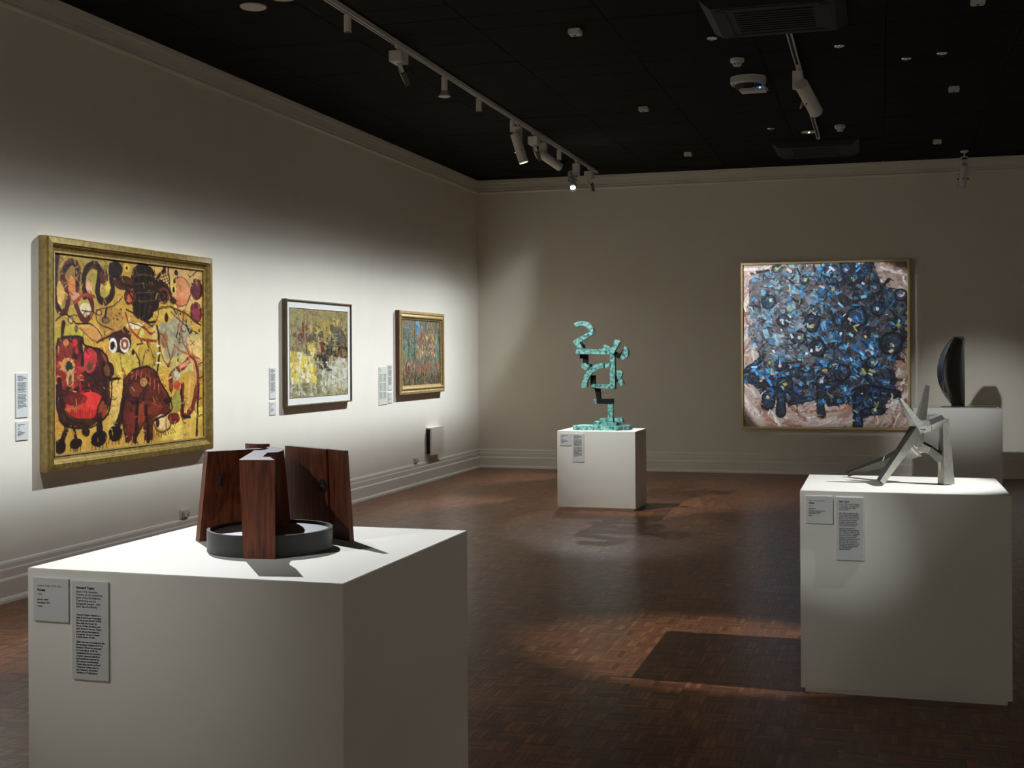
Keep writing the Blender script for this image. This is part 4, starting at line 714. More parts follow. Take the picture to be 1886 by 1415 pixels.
# ------------------------------------------------------------------ wooden sculpture on the large pedestal
t = empty('wooden_sculpture', (3.30, 3.56, Z1), 'dark jarrah slabs standing around a blackened steel ring', 'sculpture')
ZT = 0.294
def L_(p): return (p[0]-3.30, p[1]-3.56)
def wood(name, top, bot=None, z0=0.0, z1=ZT):
    b = MB(); top = [L_(p) for p in top]; bot = [L_(p) for p in bot] if bot else top
    n = len(top)
    vs = [(p[0], p[1], z0) for p in bot] + [(p[0], p[1], z1) for p in top]
    b.add(vs, [tuple(range(n-1, -1, -1))] + [(k, (k+1) % n, n+(k+1) % n, n+k) for k in range(n)], 0)
    b.add(vs, [tuple(range(n, 2*n))], 1)
    return b.build(name, [m_jarrah, m_jarrah_sheen], t)
# front piece: a blade running inwards to a hooked end
ct = [(3.343, 3.322), (3.452, 3.340), (3.384, 3.440), (3.360, 3.436), (3.296, 3.592), (3.318, 3.620), (3.308, 3.672), (3.284, 3.730), (3.246, 3.790), (3.204, 3.828), (3.176, 3.834), (3.180, 3.806), (3.212, 3.762), (3.228, 3.712), (3.226, 3.676), (3.206, 3.674)]
cb = [(3.356, 3.322), (3.454, 3.336), (3.388, 3.440), (3.364, 3.440), (3.306, 3.592), (3.340, 3.620), (3.332, 3.680), (3.306, 3.742), (3.262, 3.806), (3.214, 3.846), (3.180, 3.850), (3.182, 3.812), (3.214, 3.766), (3.230, 3.714), (3.226, 3.676), (3.208, 3.674)]
wood('front_slab', ct, cb)
# right slab, split into a broad board and a narrow one, round hole at the split
def board(p, q, th, pb, qb):
    p, q, pb, qb = map(Vector, (p, q, pb, qb)); n = Vector(((q-p).y, -(q-p).x)).normalized()
    if n.y < 0: n = -n
    return [p, q, q+n*th, p+n*th], [pb, qb, qb+n*th, pb+n*th]
def bd(p, q, th, pb, qb, name):
    a, b = board(p, q, th, pb, qb); return wood(name, [tuple(v) for v in a], [tuple(v) for v in b])
d0, d1, e0, e1 = Vector((3.208, 3.888)), Vector((3.506, 3.716)), Vector((3.206, 3.886)), Vector((3.523, 3.721))
s = .70
rs = bd(d0, d0+(d1-d0)*s, .022, e0, e0+(e1-e0)*s, 'right_slab')
bd(d0+(d1-d0)*(s+.012)+Vector((.003, .006)), d1, .016, e0+(e1-e0)*(s+.012)+Vector((.003, .006)), e1, 'right_slab_edge')
dn = Vector(((d1-d0).y, -(d1-d0).x)).normalized(); dn = dn if dn.y < 0 else -dn
pc = d0+(d1-d0)*(s-.055)+dn*.0015
b = MB(); vs = []
for k in range(20):
    a = 2*math.pi*k/20; q = pc+(d1-d0).normalized()*.021*math.cos(a); vs.append((q.x-3.30, q.y-3.56, .172+.021*math.sin(a)))
b.add(vs+[(v[0]-dn.x*.004, v[1]-dn.y*.004, v[2]) for v in vs], [tuple(range(20)), tuple(range(39, 19, -1))]+[(k, (k+1) % 20, 20+(k+1) % 20, 20+k) for k in range(20)])
b.build('bored_hole', m_dark, t)
MB().box((pc.x-3.30-.004, pc.y-3.56+dn.y*.004-.001, .168), (pc.x-3.30+.022, pc.y-3.56+dn.y*.004+.001, .176)).build('wood_pin', m_jarrah, t)
# left slab with a small knot
a0, a1 = Vector((3.085, 3.588)), Vector((3.20, 3.745))
ls = bd(a0, a1, .030, a0+Vector((-.036, .004)), a1+Vector((.006, .01)), 'left_slab')
an = Vector(((a1-a0).y, -(a1-a0).x)).normalized(); an = an if an.y < 0 else -an
pk_ = a0+(a1-a0)*.22+an*.0105
b = MB(); vs = []
for k in range(16):
    a = 2*math.pi*k/16; q = pk_+(a1-a0).normalized()*.0055*math.cos(a); vs.append((q.x-3.30, q.y-3.56, .195+.019*math.sin(a)))
b.add(vs+[(v[0]-an.x*.02, v[1]-an.y*.02, v[2]) for v in vs], [tuple(range(16)), tuple(range(31, 15, -1))]+[(k, (k+1) % 16, 16+(k+1) % 16, 16+k) for k in range(16)])
b.build('knot', m_dark, t)
# curved stave at the back
n = 9; inn = []; out = []
for k in range(n):
    a = math.radians(205+k*14); inn.append((3.125+.062*math.cos(a), 3.885+.052*math.sin(a))); out.append((3.125+.036*math.cos(a), 3.885+.028*math.sin(a)))
wood('back_stave', inn+out[::-1], z1=ZT+.008)
# steel ring
RR, RH = .194, .066
MB().lathe([(RR-.010, 0), (RR, 0), (RR, RH), (RR-.010, RH), (RR-.010, 0.0005)], (.041, -.037, 0), 72, caps=False).build('steel_ring', m_steel, t, smooth=True)
MB().lathe([(RR-.0105, .050), (RR-.0105, .056)], (.041, -.037, 0), 72).build('ring_lid', m_plate, t, smooth=True)

# ------------------------------------------------------------------ green bronze sculpture
t = empty('bronze_sculpture', (2.54, 12.06, Z2), 'verdigris bronze sculpture of bars, arcs and a two-shaped head', 'sculpture')
def g_(x, y, oy=580):    # zoomed reading -> metres in the plane of the sculpture
    px_, py_ = 1040+x/11.79, oy+y/11.79
    return (2.164+(px_-1040)*.00556-2.54 - (py_-580)*.00003, 1.904-(py_-580)*.005413-(px_-1040)*.00008-Z2)
def gp(name, pts, y0=-.03, th=.06, oy=580, m=None):
    p = [g_(a, b, oy) for a, b in pts]
    return MB().prism(p, y0, y0+th, axis=1).build(name, m or m_patina, t)
def arc(cx, cy, r0, r1, a0, a1, n=12, ry=1.0):
    o = [(cx+r1*math.cos(math.radians(a0+(a1-a0)*k/n)), cy-ry*r1*math.sin(math.radians(a0+(a1-a0)*k/n))) for k in range(n+1)]
    i = [(cx+r0*math.cos(math.radians(a1+(a0-a1)*k/n)), cy-ry*r0*math.sin(math.radians(a1+(a0-a1)*k/n))) for k in range(n+1)]
    return o+i
gp('head_arc', arc(372, 405, 172, 268, 128, 8, 14), -.03, .055)
gp('head_bar', [(540, 360), (670, 388), (335, 602), (185, 572)], -.03, .055)
gp('neck', [(186, 572), (330, 602), (400, 725), (290, 735)], -.03, .055)
gp('crossbar', [(250, 738), (985, 738), (985, 850), (250, 840)], -.035, .07)
gp('crossbar_fin', [(845, 640), (1000, 722), (985, 745), (810, 735)], .0, .06)
gp('collar', [(345, 600), (405, 655), (405, 725), (390, 725)], .02, .05, m=m_darkpiece)
gp('upright', [(985, 738), (1085, 800), (1090, 1600), (980, 1600)], -.03, .07)
gp('raised_bar', [(1090, 530), (1212, 570), (1060, 850), (985, 800)], -.045, .06)
gp('hook_arm', [(985, 815), (1060, 850), (1100, 790), (1200, 835), (1285, 690), (1300, 720), (1200, 950), (1100, 915), (1040, 905)], -.02, .05, m=m_darkpiece)
gp('half_disc', [(1285+x, 690+y) for x, y in ((10, -20), (60, 20), (90, 80), (95, 140), (70, 210), (20, 260), (-40, 275), (-90, 262))], -.035, .06)
gp('stepped_arm', [(310, 850), (480, 860), (480, 1060), (560, 1065), (560, 1150), (380, 1150), (380, 950), (310, 945)], .02, .05, m=m_darkpiece)
gp('step_block', [(375, 1040), (470, 1040), (470, 1070), (540, 1070), (540, 1150), (470, 1200), (375, 1140)], -.03, .06)
gp('body_arc', arc(890, 1545, 405, 515, 92, 184, 16), -.03, .07)
gp('arc_bar', [(850, 1032), (1000, 1025), (1000, 1140), (850, 1140)], -.03, .07)
gp('rear_strut', [(545, 10), (640, 10), (650, 300), (590, 290), (545, 280)], .02, .05, 690, m_darkpiece)
gp('seat_bar', [(600, 200), (1085, 205), (1090, 295), (570, 265)], -.035, .08, 690)
gp('side_bracket', [(1090, 20), (1130, 10), (1135, 150), (1090, 150)], -.01, .05, 690, m_darkpiece)
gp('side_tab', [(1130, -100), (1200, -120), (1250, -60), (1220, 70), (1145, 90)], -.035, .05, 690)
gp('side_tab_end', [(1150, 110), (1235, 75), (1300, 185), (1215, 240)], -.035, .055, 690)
gp('leg', [(640, 290), (755, 290), (770, 515), (1040, 510), (1040, 625), (700, 620), (690, 540)], .0, .05, 690, m_darkpiece)
gp('leg_edge', [(640, 520), (690, 545), (700, 630), (650, 600)], -.03, .04, 690)
gp('shin', [(945, 625), (1040, 620), (1045, 1000), (935, 990)], -.03, .06, 690)
gp('foot', [(1075, 920), (1240, 910), (1275, 1010), (1075, 1010)], -.04, .07, 690)
gp('foot_joint', [(1040, 930), (1080, 930), (1080, 1005), (1040, 1000)], -.01, .05, 690, m_darkpiece)
gp('upper_step', [(765, 930), (1045, 925), (1045, 1000), (760, 1000)], -.02, .09, 690)
gp('lower_step', [(640, 1000), (1140, 1000), (1145, 1110), (635, 1110)], -.06, .16, 690)
bp_ = [g_(x, 1150, 690)[0] for x in (225, 1390)]
b = MB(); x0, x1 = bp_
b.prism([(x0, -.10), (x0+.02, -.15), (x1-.10, -.16), (x1, -.06), (x1, .15), (x0+.03, .15)], 0.0, .042, axis=2)
b.build('base_plate', m_patina, t)

# ------------------------------------------------------------------ aluminium sculpture
t = empty('aluminium_sculpture', (5.27, 6.05, Z3), 'brushed aluminium sculpture of angular branching legs and arms', 'sculpture')
def B_(name, segs):
    b = MB()
    for (p0, p1, a0, a1, asp, tw) in segs:
        o = Vector((5.27, 6.05, Z3)); b.beam(Vector(p0)-o, Vector(p1)-o, a0, a1, (0, 1, 0), 0, asp, tw)
    return b.build(name, m_alu, t)
J = (5.340, 6.020, 1.158); S = (5.456, 6.045, 1.196); Hb = (5.338, 6.090, 1.066)
B_('front_leg', [((5.174, 5.920, .914), J, .013, .021, 1.15, .6)])
B_('left_leg', [((5.022, 6.314, .911), (5.20, 6.18, .990), .009, .016, 1.2, .5), ((5.20, 6.18, .990), (5.345, 6.085, 1.064), .016, .030, 1.1, .5)])
B_('right_leg', [((5.464, 6.048, .9005), (5.456, 6.045, 1.200), .028, .016, .95, .5)])
B_('shoulder_arm', [(J, (5.395, 6.03, 1.168), .022, .018, 1.0, .7), ((5.395, 6.03, 1.168), S, .018, .017, 1.0, .7)])
B_('left_horn', [((5.352, 6.025, 1.140), (5.262, 5.985, 1.293), .027, .006, .8, .6)])
B_('right_horn', [((5.342, 6.07, 1.070), (5.352, 6.06, 1.180), .020, .021, .9, .3), ((5.352, 6.06, 1.180), (5.386, 6.055, 1.352), .021, .008, 1.0, .3)])
B_('hub', [((5.318, 6.085, 1.050), (5.362, 6.082, 1.085), .022, .026, 1.2, .4), ((5.30, 6.05, 1.085), J, .012, .022, 1.2, .6)])
B_('web', [((5.350, 6.08, 1.072), (5.400, 6.065, 1.052), .024, .018, .9, .2), ((5.400, 6.065, 1.052), (5.448, 6.05, 1.010), .018, .022, .9, .2), ((5.436, 6.05, 1.03), (5.452, 6.05, .93), .016, .010, .8, .1)])

# ------------------------------------------------------------------ black crescent
t = empty('crescent_sculpture', (6.00, 14.50, Z4), 'glossy black upright crescent with one straight edge', 'sculpture')
def prof(cx, bul, top, bot, n=26):
    o = []
    for k in range(n+1):
        s_ = k/n; z = top+(bot-top)*s_; w = math.sin(math.pi*s_)**0.82
        o.append((cx-bul*w + (.0 if s_ < .5 else -.012*(s_-.5)*2), z))
    return o
back = prof(5.955, .170, .775, .012); front = prof(5.962, .118, .772, .012); inner = prof(6.052, .098, .735, .035)
b = MB(); n = len(back)
rows = [([(6.066, z) for _, z in back], .085), (back, .085), (back, .060), (front, -.060), ([(x+.004, z) for x, z in front], -.066), (inner, -.045), ([(6.066, z) for _, z in inner], -.048)]
vs = []
for (pts, yy) in rows: vs += [(x-6.0, yy, z) for x, z in pts]
fs = []
for q in range(len(rows)-1):
    for k in range(n-1): fs.append((q*n+k, q*n+k+1, (q+1)*n+k+1, (q+1)*n+k))
q = len(rows)-1
for k in range(n-1): fs.append((q*n+k, q*n+k+1, k+1, k))
fs += [tuple(q_*n for q_ in range(len(rows))), tuple(q_*n+n-1 for q_ in range(len(rows)))[::-1]]
b.add(vs, fs); b.build('crescent', m_black, t, smooth=True)
MB().box((-.18, -.085, 0), (.39, .10, .008)).build('base_plate', m_black, t)
MB().box((-.075, -.05, .008), (.066, .07, .022)).build('foot_block', m_black, t)

# ------------------------------------------------------------------ ceiling fittings
def track(x, y0, y1, label):
    t = empty('lighting_track', (x, (y0+y1)/2, HC), label, 'track', 'white lighting tracks'); l = (y1-y0)/2
    MB().box((-.018, -l, -.034), (-.012, l, 0)).build('side_rail', m_white, t); MB().box((.012, -l, -.034), (.018, l, 0)).build('side_rail', m_white, t)
    MB().box((-.012, -l, -.012), (.012, l, 0)).build('channel', m_dark, t)
    MB().box((-.018, -l-.02, -.034), (.018, -l, 0)).build('end_cap', m_white, t); MB().box((-.018, l, -.034), (.018, l+.02, 0)).build('end_cap', m_white, t)
    return t
track(1.735, 0.6, 15.50, 'long white lighting track running beside the left wall')
track(4.553, 9.18, 13.80, 'short white lighting track between the ceiling air units')
track(7.15, 1.0, 9.0, 'white lighting track over the right side, outside the view')
TZ = HC-.034

def lamp(kind, name, parent, loc, aim, power, **kw):
    ld = bpy.data.lights.new(name, kind); ld.energy = power; ld.color = kw.get('tint', LAMP_TINT)
    if kind == 'SPOT':
        ld.spot_size = math.radians(kw.get('size', 30)); ld.spot_blend = kw.get('blend', .3); ld.shadow_soft_size = kw.get('soft', .02)
        ld.use_square = kw.get('square', False)
    else:
        ld.shape = 'RECTANGLE'; ld.size = kw['sx']; ld.size_y = kw['sy']
    o = bpy.data.objects.new(name, ld); COL.objects.link(o); o.parent = parent
    d = (Vector(aim)-Vector(loc)).normalized()
    up = Vector(kw.get('up', (0, 0, 1))); zc = -d; xc = up.cross(zc).normalized(); yc = zc.cross(xc)
    o.matrix_world = Matrix(((xc.x, yc.x, zc.x, loc[0]), (xc.y, yc.y, zc.y, loc[1]), (xc.z, yc.z, zc.z, loc[2]), (0, 0, 0, 1)))
    o.matrix_parent_inverse = Matrix.Translation(-Vector(parent.location))
    return o

def spotlight(x, y, aim, label, power=0, length=.29, rad=.047, lit=False, frame=None, lens_m=None, **kw):
    """track head: adapter, gear box, yoke, tube with bezel and lens; the lamp sits at the lens.
    frame: corners of a picture; the head then carries four framing shutters that cut the beam to it"""
    t = empty('track_spotlight', (x, y, TZ), label, 'spotlight', 'track spotlights')
    MB().box((-.012, -.045, -.022), (.012, .045, 0)).build('adapter', m_white, t)
    MB().tube((0, 0, -.022), (0, 0, -.045), .010).build('stem', m_white, t)
    MB().box((-.040, -.034, -.185), (.040, .034, -.045), bev=.003).build('gear_box', m_white, t)
    piv = Vector((0, 0, -.205)); base = Vector((x, y, TZ)); d = (Vector(aim)-base-piv).normalized()
    side = d.cross(Vector((0, 0, 1))).normalized(); upv = side.cross(d)
    MB().tube(piv+Vector((0, 0, .03)), piv, .014).build('pivot', m_chrome, t)
    c = piv+side*(rad+.004)+d*.02; front = length-.10
    b = MB(); b.tube(c-d*.10, c+d*front, rad, n=24, caps=False); b.tube(c-d*.106, c-d*.10, rad*.9, rad, n=24); b.tube(c-d*.098, c+d*front, rad*.97, n=24, caps=False)
    brl = b.build('barrel', [m_white], t, smooth=True, fix=False)
    b = MB(); b.tube(c+d*.035, c+d*.043, rad*1.03, n=24, caps=False); b.build('focus_ring', m_chrome if lit else m_white, brl)
    for k in range(3):
        a = 2*math.pi*k/3+.4; e = side*math.cos(a)+upv*math.sin(a)
        MB().tube(c+d*.075+e*rad*.98, c+d*.075+e*(rad+.012), .006, n=10).build('shutter_knob', m_dark, brl)
    if frame:
        src = c+d*(front-.16); pl = c+d*(front-.002); hole = []
        for q in frame:
            v = Vector(q)-base-src; hole.append(src+v*((pl-src).dot(d)/v.dot(d)))
        R = rad*1.9
        outer = [pl+side*sx*R+upv*sz*R for sx, sz in ((-1, -1), (1, -1), (1, 1), (-1, 1))]
        for k in range(4):
            k2 = (k+1) % 4; vs = [hole[k], hole[k2], outer[k2], outer[k]]
            bb = MB(); bb.add(vs+[v+d*.001 for v in vs], [(0,3,2,1),(4,5,6,7),(0,1,5,4),(1,2,6,5),(2,3,7,6),(3,0,4,7)]); bb.build('framing_shutter', m_dark, brl)
        lamp('SPOT', 'lamp', t, base+src, base+c+d*2, power, **kw)
        return t
    b = MB(); b.tube(c+d*front, c+d*(front+.004), rad*1.01, rad*.98, n=24, caps=False); b.build('bezel', m_white, brl)
    tip = c+d*(front-(.004 if lit else .06))
    MB().tube(tip-d*.001, tip, rad*.97, n=20).build('reflector', m_dark, brl)
    MB().tube(tip, tip+d*.001, rad*.66, n=20).build('lens', m_lens if power > 0 else m_lensoff, brl)
    if power > 0:
        lamp('SPOT', 'lamp', t, base+tip+d*.03, aim, power, **kw)
    return t

# beam of the asymmetric wall washers: light on the wall (0..1) against height above the floor in metres
WASH = [(0.0, .035), (.20, .06), (.45, .19), (.65, .43), (.83, .66), (1.15, .79), (1.56, .78), (1.98, .68), (2.12, .58), (2.27, .43), (2.43, .19), (2.60, .06), (2.78, .012), (3.0, 0.0)]
def wash_lamp(parent, loc, to, a, d0, wl, wr, power, tint=WALL_TINT):
    """point source with the throw of a wall-wash reflector; a: distance to the wall, d0: sideways aim, wl/wr: reach to either side (metres)"""
    ld = bpy.data.lights.new('lamp', 'POINT'); ld.energy = power; ld.color = tint; ld.shadow_soft_size = .035; ld.use_nodes = True
    nt = ld.node_tree; N = nt.nodes; K = nt.links; em = N.get('Emission') or N.new('ShaderNodeEmission')
    def op(o, x, y=None, clamp=False):
        m = N.new('ShaderNodeMath'); m.operation = o; m.use_clamp = clamp
        for i, q in enumerate((x, y)):
            if q is None: continue
            if isinstance(q, (int, float)): m.inputs[i].default_value = q
            else: K.new(q, m.inputs[i])
        return m.outputs[0]
    tc = N.new('ShaderNodeTexCoord'); sp = N.new('ShaderNodeSeparateXYZ'); K.new(tc.outputs['Normal'], sp.inputs[0])
    nx = op('MAXIMUM', sp.outputs[0], .02); e = op('DIVIDE', sp.outputs[2], nx); h = op('DIVIDE', sp.outputs[1], nx)
    zt = op('DIVIDE', op('ADD', op('MULTIPLY', e, a), loc[2]), 3.0, True)
    cr = N.new('ShaderNodeValToRGB'); cr.color_ramp.interpolation = 'LINEAR'; el = cr.color_ramp.elements
    while len(el) < len(WASH): el.new(.5)
    for k, (z, v) in enumerate(WASH): el[k].position = z/3.0
    for k, (z, v) in enumerate(WASH): el[k].color = (v, v, v, 1)
    K.new(zt, cr.inputs[0])
    dy = op('SUBTRACT', op('MULTIPLY', h, -a), d0)
    q = op('ADD', op('DIVIDE', op('MAXIMUM', dy, 0.0), wr), op('DIVIDE', op('MAXIMUM', op('MULTIPLY', dy, -1.0), 0.0), wl))
    g = op('ADD', op('MULTIPLY', op('COSINE', op('MULTIPLY', op('MINIMUM', q, 1.0), math.pi)), .5), .5)
    r2 = op('ADD', op('ADD', op('MULTIPLY', e, e), op('MULTIPLY', h, h)), 1.0)
    st = op('MINIMUM', op('POWER', r2, 1.5), 60.0)
    ok = op('GREATER_THAN', sp.outputs[0], .05)
    K.new(op('MULTIPLY', op('MULTIPLY', op('MULTIPLY', cr.outputs[0], g), st), ok), em.inputs[1]); em.inputs[0].default_value = (1, 1, 1, 1)
    o = bpy.data.objects.new('lamp', ld); COL.objects.link(o); o.parent = parent
    o.location = Vector(loc)-Vector(parent.location); o.rotation_euler = (0, 0, math.atan2(to[1], to[0]))
    return o
def wallwasher(y, label, x=1.735, power=W_FLOOD, to=(-1, 0), d0=0.0, wl=3.0, wr=3.0, a=1.7, group='track wall washers'):
    """track flood: gear box and a flat tilted reflector head facing the wall"""
    t = empty('wall_washer', (x, y, TZ), label, 'spotlight', group)
    MB().box((-.012, -.05, -.02), (.012, .05, 0)).build('adapter', m_white, t)
    MB().tube((0, 0, -.02), (0, 0, -.045), .012).build('stem', m_white, t)
    MB().box((-.05, -.075, -.125), (.05, .075, -.045), bev=.003).build('gear_box', m_white, t)
    f = Vector((*to, 0)); sd = Vector((-to[1], to[0], 0)) if to[0] >= 0 else Vector((to[1], -to[0], 0))
    ax = (sd*.80-Vector((0, 0, .60))).normalized(); nr = (f*.80-Vector((0, 0, .6))); nr = (nr-ax*nr.dot(ax)).normalized(); cr = ax.cross(nr)
    p0 = Vector((0, 0, -.12))
    def hb(name, l0, l1, w, n0, n1, m):
        b = MB(); vs = [tuple(p0+ax*l+cr*c+nr*n) for n in (n0, n1) for l, c in ((l0, -w), (l1, -w), (l1, w), (l0, w))]
        b.add(vs, [(0,3,2,1),(4,5,6,7),(0,1,5,4),(1,2,6,5),(2,3,7,6),(3,0,4,7)]); b.build(name, m, t)
    hb('arm', .0, .08, .035, -.012, .012, m_white); hb('head', .07, .19, .055, -.020, .018, m_hood); hb('reflector', .08, .18, .045, .018, .019, m_lensoff)
    wash_lamp(t, Vector((x, y, TZ))+p0+ax*.13+nr*.07, to, a, d0, wl, wr, power)
    return t
m_hood = mat('grey_hood', (0.10, 0.097, 0.088), 0.6)[0]
WASHERS = ((2.40, 1.60, 3.0, 3.35, 1.0, 'added white track wall washer beside the viewer for ambient fill, outside the view'), (5.75, 4.95, 3.35, 2.95, 1.0, 'white track wall washer nearest the upper view edge, outside the view'),  # the first washer is added to raise the ambient light
           (8.69, 7.90, 2.95, 3.40, 1.0, 'white track wall washer above the large creature painting'), (12.50, 11.30, 3.40, 2.70, 1.0, 'white track wall washer between the two aimed spotlights'),
           (15.06, 14.00, 2.70, 2.9, 1.0, 'white track wall washer at the far end of the track'))
for y, yc, wl_, wr_, pw, nm in WASHERS:
    wallwasher(y, nm, power=W_FLOOD*pw, d0=yc-y-.13, wl=wl_, wr=wr_)
track(9.75, 1.0, 9.5, 'white lighting track for the added fill washers beside the unseen right wall')  # track and washers at the unseen walls, added to lift the ambient light
for y, nm in ((3.0, 'added fill washer facing the unseen right wall, nearer one'), (7.0, 'added fill washer facing the unseen right wall, farther one')):
    wallwasher(y, nm, 9.75, W_FLOOD*1.1, (1, 0), 0, 3.6, 3.6, group='added fill washers of the unseen walls')
wallwasher(-1.8, 'added fill washer facing the unseen wall behind the viewer', 4.6, W_FLOOD*1.3, (0, -1), 0, 4.0, 4.0, group='added fill washers of the unseen walls')

PC = [(3.505, D-.05, .60), (5.50, D-.05, .60), (5.50, D-.05, 2.64), (3.505, D-.05, 2.64)]
spotlight(1.735, 11.88, (2.45, 12.05, 1.2), 'white track spotlight aimed down at the green bronze sculpture', 240, size=30, blend=.8)
spotlight(1.735, 12.86, (4.45, D, 1.60), 'white track spotlight tilted towards the blue painting', 1100, size=50, blend=.1, frame=PC, soft=.0016)
spotlight(1.735, 14.37, (2.5, 12.0, 1.2), 'white track spotlight with a glowing lens near the far corner', 240, size=26, blend=.5, lit=True)
spotlight(4.553, 10.25, (5.95, 14.5, 1.22), 'large white spotlight on the short track, aimed at the black crescent', 470, length=.36, rad=.055, size=24, blend=1.0, soft=.05)
spotlight(1.735, 5.45, (3.36, 3.55, 0.95), 'white spotlight lighting the wooden sculpture, outside the view', 590, size=29, blend=.25, soft=.012)
spotlight(7.15, 5.45, (5.06, 6.14, 0.80), 'white spotlight lighting the aluminium sculpture, outside the view', 660, size=23, blend=.55, soft=.006)
spotlight(1.735, 2.60, (4.76, 5.65, 0.90), 'white spotlight lighting the front of the aluminium pedestal, outside the view', 310, size=9.6, blend=.7)
spotlight(1.735, 1.05, (3.00, 3.33, 1.00), 'white spotlight lighting the wooden sculpture from behind the viewer', 190, size=27, blend=1.0)

def fixed_down(x, y, label, disc=False):
    t = empty('ceiling_downlight', (x, y, HC), label, 'ceiling light', 'small cylinder downlights along the track')
    MB().tube((0, 0, 0), (0, 0, -.115), .026, n=24).build('cylinder', m_white, t, smooth=True)
    MB().tube((0, 0, -.115), (0, 0, -.118), .020, n=20).build('aperture', m_dark, t)
    if disc:
        MB().lathe([(.024, -.118), (.034, -.140), (.050, -.158), (.052, -.166), (.046, -.168), (.02, -.166)], (0, 0, 0), 28).build('lamp_bulb', m_lensoff, t, smooth=True)
fixed_down(1.668, 7.91, 'white cylinder downlight nearest the viewer on the ceiling')
fixed_down(1.668, 9.90, 'cylinder downlight with a protruding reflector bulb', True)
lamp('SPOT', 'lamp', bpy.data.objects['ceiling_downlight.001'], Vector((1.668, 9.90, HC-.20)), (2.60, 12.0, 1.25), 520, size=36, blend=.9, soft=.02)

fixed_down(1.668, 10.84, 'white cylinder downlight next beyond the one with a bulb')
fixed_down(1.668, 11.93, 'white cylinder downlight behind the first aimed spotlight')
fixed_down(1.668, 13.81, 'white cylinder downlight nearest the far corner')

for _k in ('', '.002', '.003', '.004'):  # weak fill light added to the downlights that look switched off
    _o = bpy.data.objects['ceiling_downlight'+_k]
    lamp('SPOT', 'lamp', _o, _o.location+Vector((0, 0, -.13)), _o.location+Vector((0, 0, -3)), 42, size=125, blend=1.0, soft=.02, up=(0, 1, 0))
def disc(x, y, r, label, h=.012):
    t = empty('ceiling_speaker', (x, y, HC), label, 'speaker', 'round ceiling speakers')
    MB().lathe([(r, 0), (r, -h*.6), (r*.94, -h), (r*.90, -h), (r*.89, -h*.6)], (0, 0, 0), 40).build('rim', m_white, t, smooth=True)
    MB().lathe([(r*.895, -h*.5), (r*.895, -h*.8), (r*.5, -h*.95), (.001, -h)], (0, 0, 0), 40).build('grille', m_offwhite, t, smooth=True)
disc(1.16, 7.51, .088, 'round white ceiling speaker at the upper left')
disc(1.45, 7.36, .088, 'round white ceiling speaker cut by the upper edge of the view')

def sensor(x, y, label):
    t = empty('ceiling_sensor', (x, y, HC), label, 'sensor', 'small boxy ceiling sensors')
    MB().box((-.045, -.045, -.042), (.045, .045, 0), bev=.006).build('housing', m_offwhite, t)
    MB().tube((0, 0, -.042), (0, 0, -.047), .009, n=14).build('eye', m_dark, t)
sensor(3.08, 8.74, 'boxy ceiling sensor nearest the viewer on the left row')
sensor(3.04, 11.67, 'boxy ceiling sensor in the middle of the left row')
sensor(3.05, 14.46, 'boxy ceiling sensor of the left row nearest the far wall')
sensor(5.815, 11.64, 'boxy ceiling sensor in the middle of the right row')
sensor(5.795, 14.48, 'boxy ceiling sensor of the right row nearest the far wall')
sensor(5.81, 8.78, 'boxy ceiling sensor of the right row at the upper edge of the view')

def smoke(x, y, label):
    t = empty('smoke_detector', (x, y, HC), label, 'smoke detector', 'smoke detectors')
    MB().lathe([(.056, 0), (.056, -.022), (.050, -.030), (.038, -.034)], (0, 0, 0), 30).build('base', m_offwhite, t, smooth=True)
    MB().lathe([(.036, -.034), (.034, -.052), (.026, -.060), (.01, -.062)], (0, 0, 0), 24).build('chamber', m_offwhite, t, smooth=True)
    for k in range(6):
        a = k*math.pi/3; MB().box((-.004, -.004, -.050), (.004, .004, -.038), ).build('vent_slot', m_dark, t, loc=(.0345*math.cos(a), .0345*math.sin(a), 0))
smoke(4.10, 10.0, 'round smoke detector above the ceiling camera')
smoke(4.795, 13.24, 'round smoke detector right of the short track end')

t = empty('ceiling_camera', (4.115, 10.71, HC), 'round ceiling device with a blue status light', 'camera')
MB().lathe([(.150, 0), (.150, -.050), (.140, -.062), (.100, -.066)], (0, 0, 0), 44).build('mounting_ring', m_offwhite, t, smooth=True)
MB().lathe([(.115, -.066), (.105, -.092), (.070, -.104), (.01, -.106)], (0, 0, 0), 36).build('recess', m_dark, t, smooth=True)
MB().box((-.072, -.085, -.128), (.165, .06, -.094), bev=.014).build('head', m_offwhite, t)
MB().tube((.105, -.088, -.108), (.105, -.083, -.108), .0055, n=12).build('status_light', m_blue, t)
for k in range(5):
    a = math.radians(200+k*35); MB().tube((.118*math.cos(a), .118*math.sin(a), -.066), (.118*math.cos(a), .118*math.sin(a), -.078), .008, n=10).build('led_stud', m_chrome, t)

t = empty('recessed_downlight', (4.47, 13.52, HC), 'small round downlight with a tiny lit bulb near the track end', 'ceiling light')
MB().lathe([(.080, 0), (.080, -.006), (.060, -.010), (.055, -.004)], (0, 0, 0), 30).build('ring', m_offwhite, t, smooth=True)
MB().tube((0, -.01, -.004), (0, -.01, -.014), .008, n=12).build('pilot_bulb', mat('pilot_lamp', (.8, .8, .3), .4, emit=(1, .9, .35), emit_s=4)[0], t)

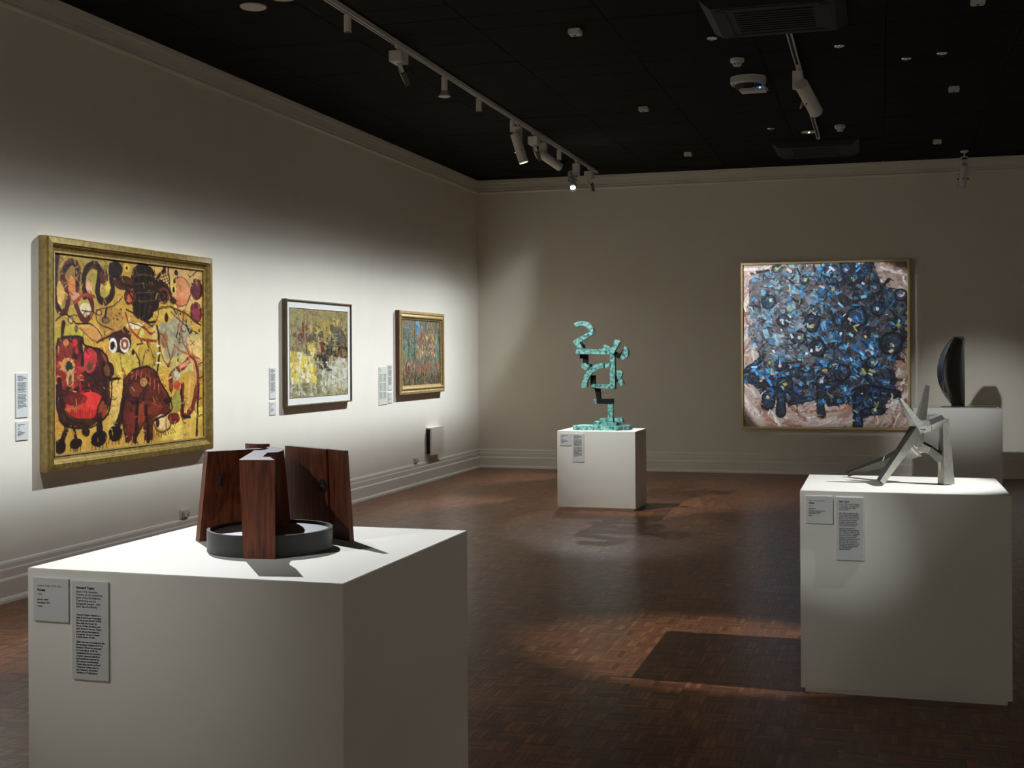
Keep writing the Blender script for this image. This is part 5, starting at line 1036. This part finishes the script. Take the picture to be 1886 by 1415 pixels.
def cassette(y, label):
    t = empty('air_cassette', (4.50, y, HC), label, 'air conditioner', 'black ceiling air units')
    b = MB(); o = [(-.47, -.47), (.47, -.47), (.47, .47), (-.47, .47)]; i = [(-.40, -.40), (.40, -.40), (.40, .40), (-.40, .40)]
    b.prism(o, -.055, -.003, 2, 0, i); b.build('casing', m_blackmetal, t)
    for k in range(9): MB().box((-.26, -.26+k*.06, -.062), (.26, -.235+k*.06, -.054)).build('grille_slat', m_blackmetal, t)
    for a, b_ in (((-.37, -.34), (-.31, .34)), ((.31, -.34), (.37, .34)), ((-.34, -.37), (.34, -.31)), ((-.34, .31), (.34, .37))):
        MB().box((a[0], a[1], -.060), (b_[0], b_[1], -.054)).build('air_flap', m_dark, t)
cassette(8.72, 'black ceiling air unit above the near end of the short track')
cassette(14.56, 'black ceiling air unit close to the far wall')

for x, y, nm in ((3.99, 9.30, 'beside the near air unit'), (4.89, 9.83, 'right of the large spotlight'), (5.39, 10.41, 'left of a pair on the right'), (5.655, 10.31, 'right of a pair on the right'), (4.10, 13.20, 'left of the short track end')):
    t = empty('sprinkler_head', (x, y, HC), 'tiny metal sprinkler plate '+nm, 'sprinkler', 'flush sprinkler plates')
    MB().lathe([(.040, 0), (.038, -.004), (.012, -.006)], (0, 0, 0), 20).build('plate', m_chrome, t, smooth=True)
    MB().tube((0, 0, -.006), (0, 0, -.020), .006, n=10).build('nozzle', m_chrome, t)

# slack cable at the tip of the large spotlight
_c = empty('power_cable', (4.553, 11.55, TZ), 'thin slack cable looping down from the short track', 'cable')
_p = [Vector((-.005-.05*math.sin(math.pi*k/12), -.16+.22*k/12, -.004-.10*math.sin(math.pi*k/12))) for k in range(13)]
_m = MB()
for _a, _b2 in zip(_p[:-1], _p[1:]): _m.tube(_a, _b2, .004, n=8)
_m.build('cable', m_white, _c, smooth=True)
# hanging head close to the far wall
t = empty('hanging_spotlight', (6.13, 15.35, HC), 'white spotlight hanging on its own in front of the far wall', 'spotlight')
MB().lathe([(.045, 0), (.045, -.015), (.02, -.025)], (0, 0, 0), 20).build('ceiling_rose', m_white, t, smooth=True)
MB().tube((0, 0, -.02), (0, 0, -.07), .010, n=12).build('stem', m_white, t)
MB().box((-.045, -.035, -.20), (.035, .035, -.07), bev=.003).build('gear_box', m_white, t)
MB().box((-.032, -.037, -.105), (.030, -.034, -.085)).build('dark_band', m_dark, t)
for k in range(3): MB().box((-.028, -.037, -.150-k*.012), (.026, -.034, -.144-k*.012)).build('cooling_slot', m_dark, t)
c = Vector((-.004, -.02, -.20)); d = Vector((-.10, .10, -1)).normalized()
b = MB(); b.tube(c-d*.02, c+d*.23, .046, n=24); b.build('barrel', m_white, t, smooth=True)
for k in range(3):
    a = math.radians((180, 270, 0)[k]); e = Vector((math.cos(a), math.sin(a), 0)); MB().tube(c+d*.13+e*.044, c+d*.13+e*.062, .008, n=10).build('shutter_knob', m_dark, t)
MB().tube(c+d*.23, c+d*.232, .036, n=20).build('lens', m_lensoff, t)
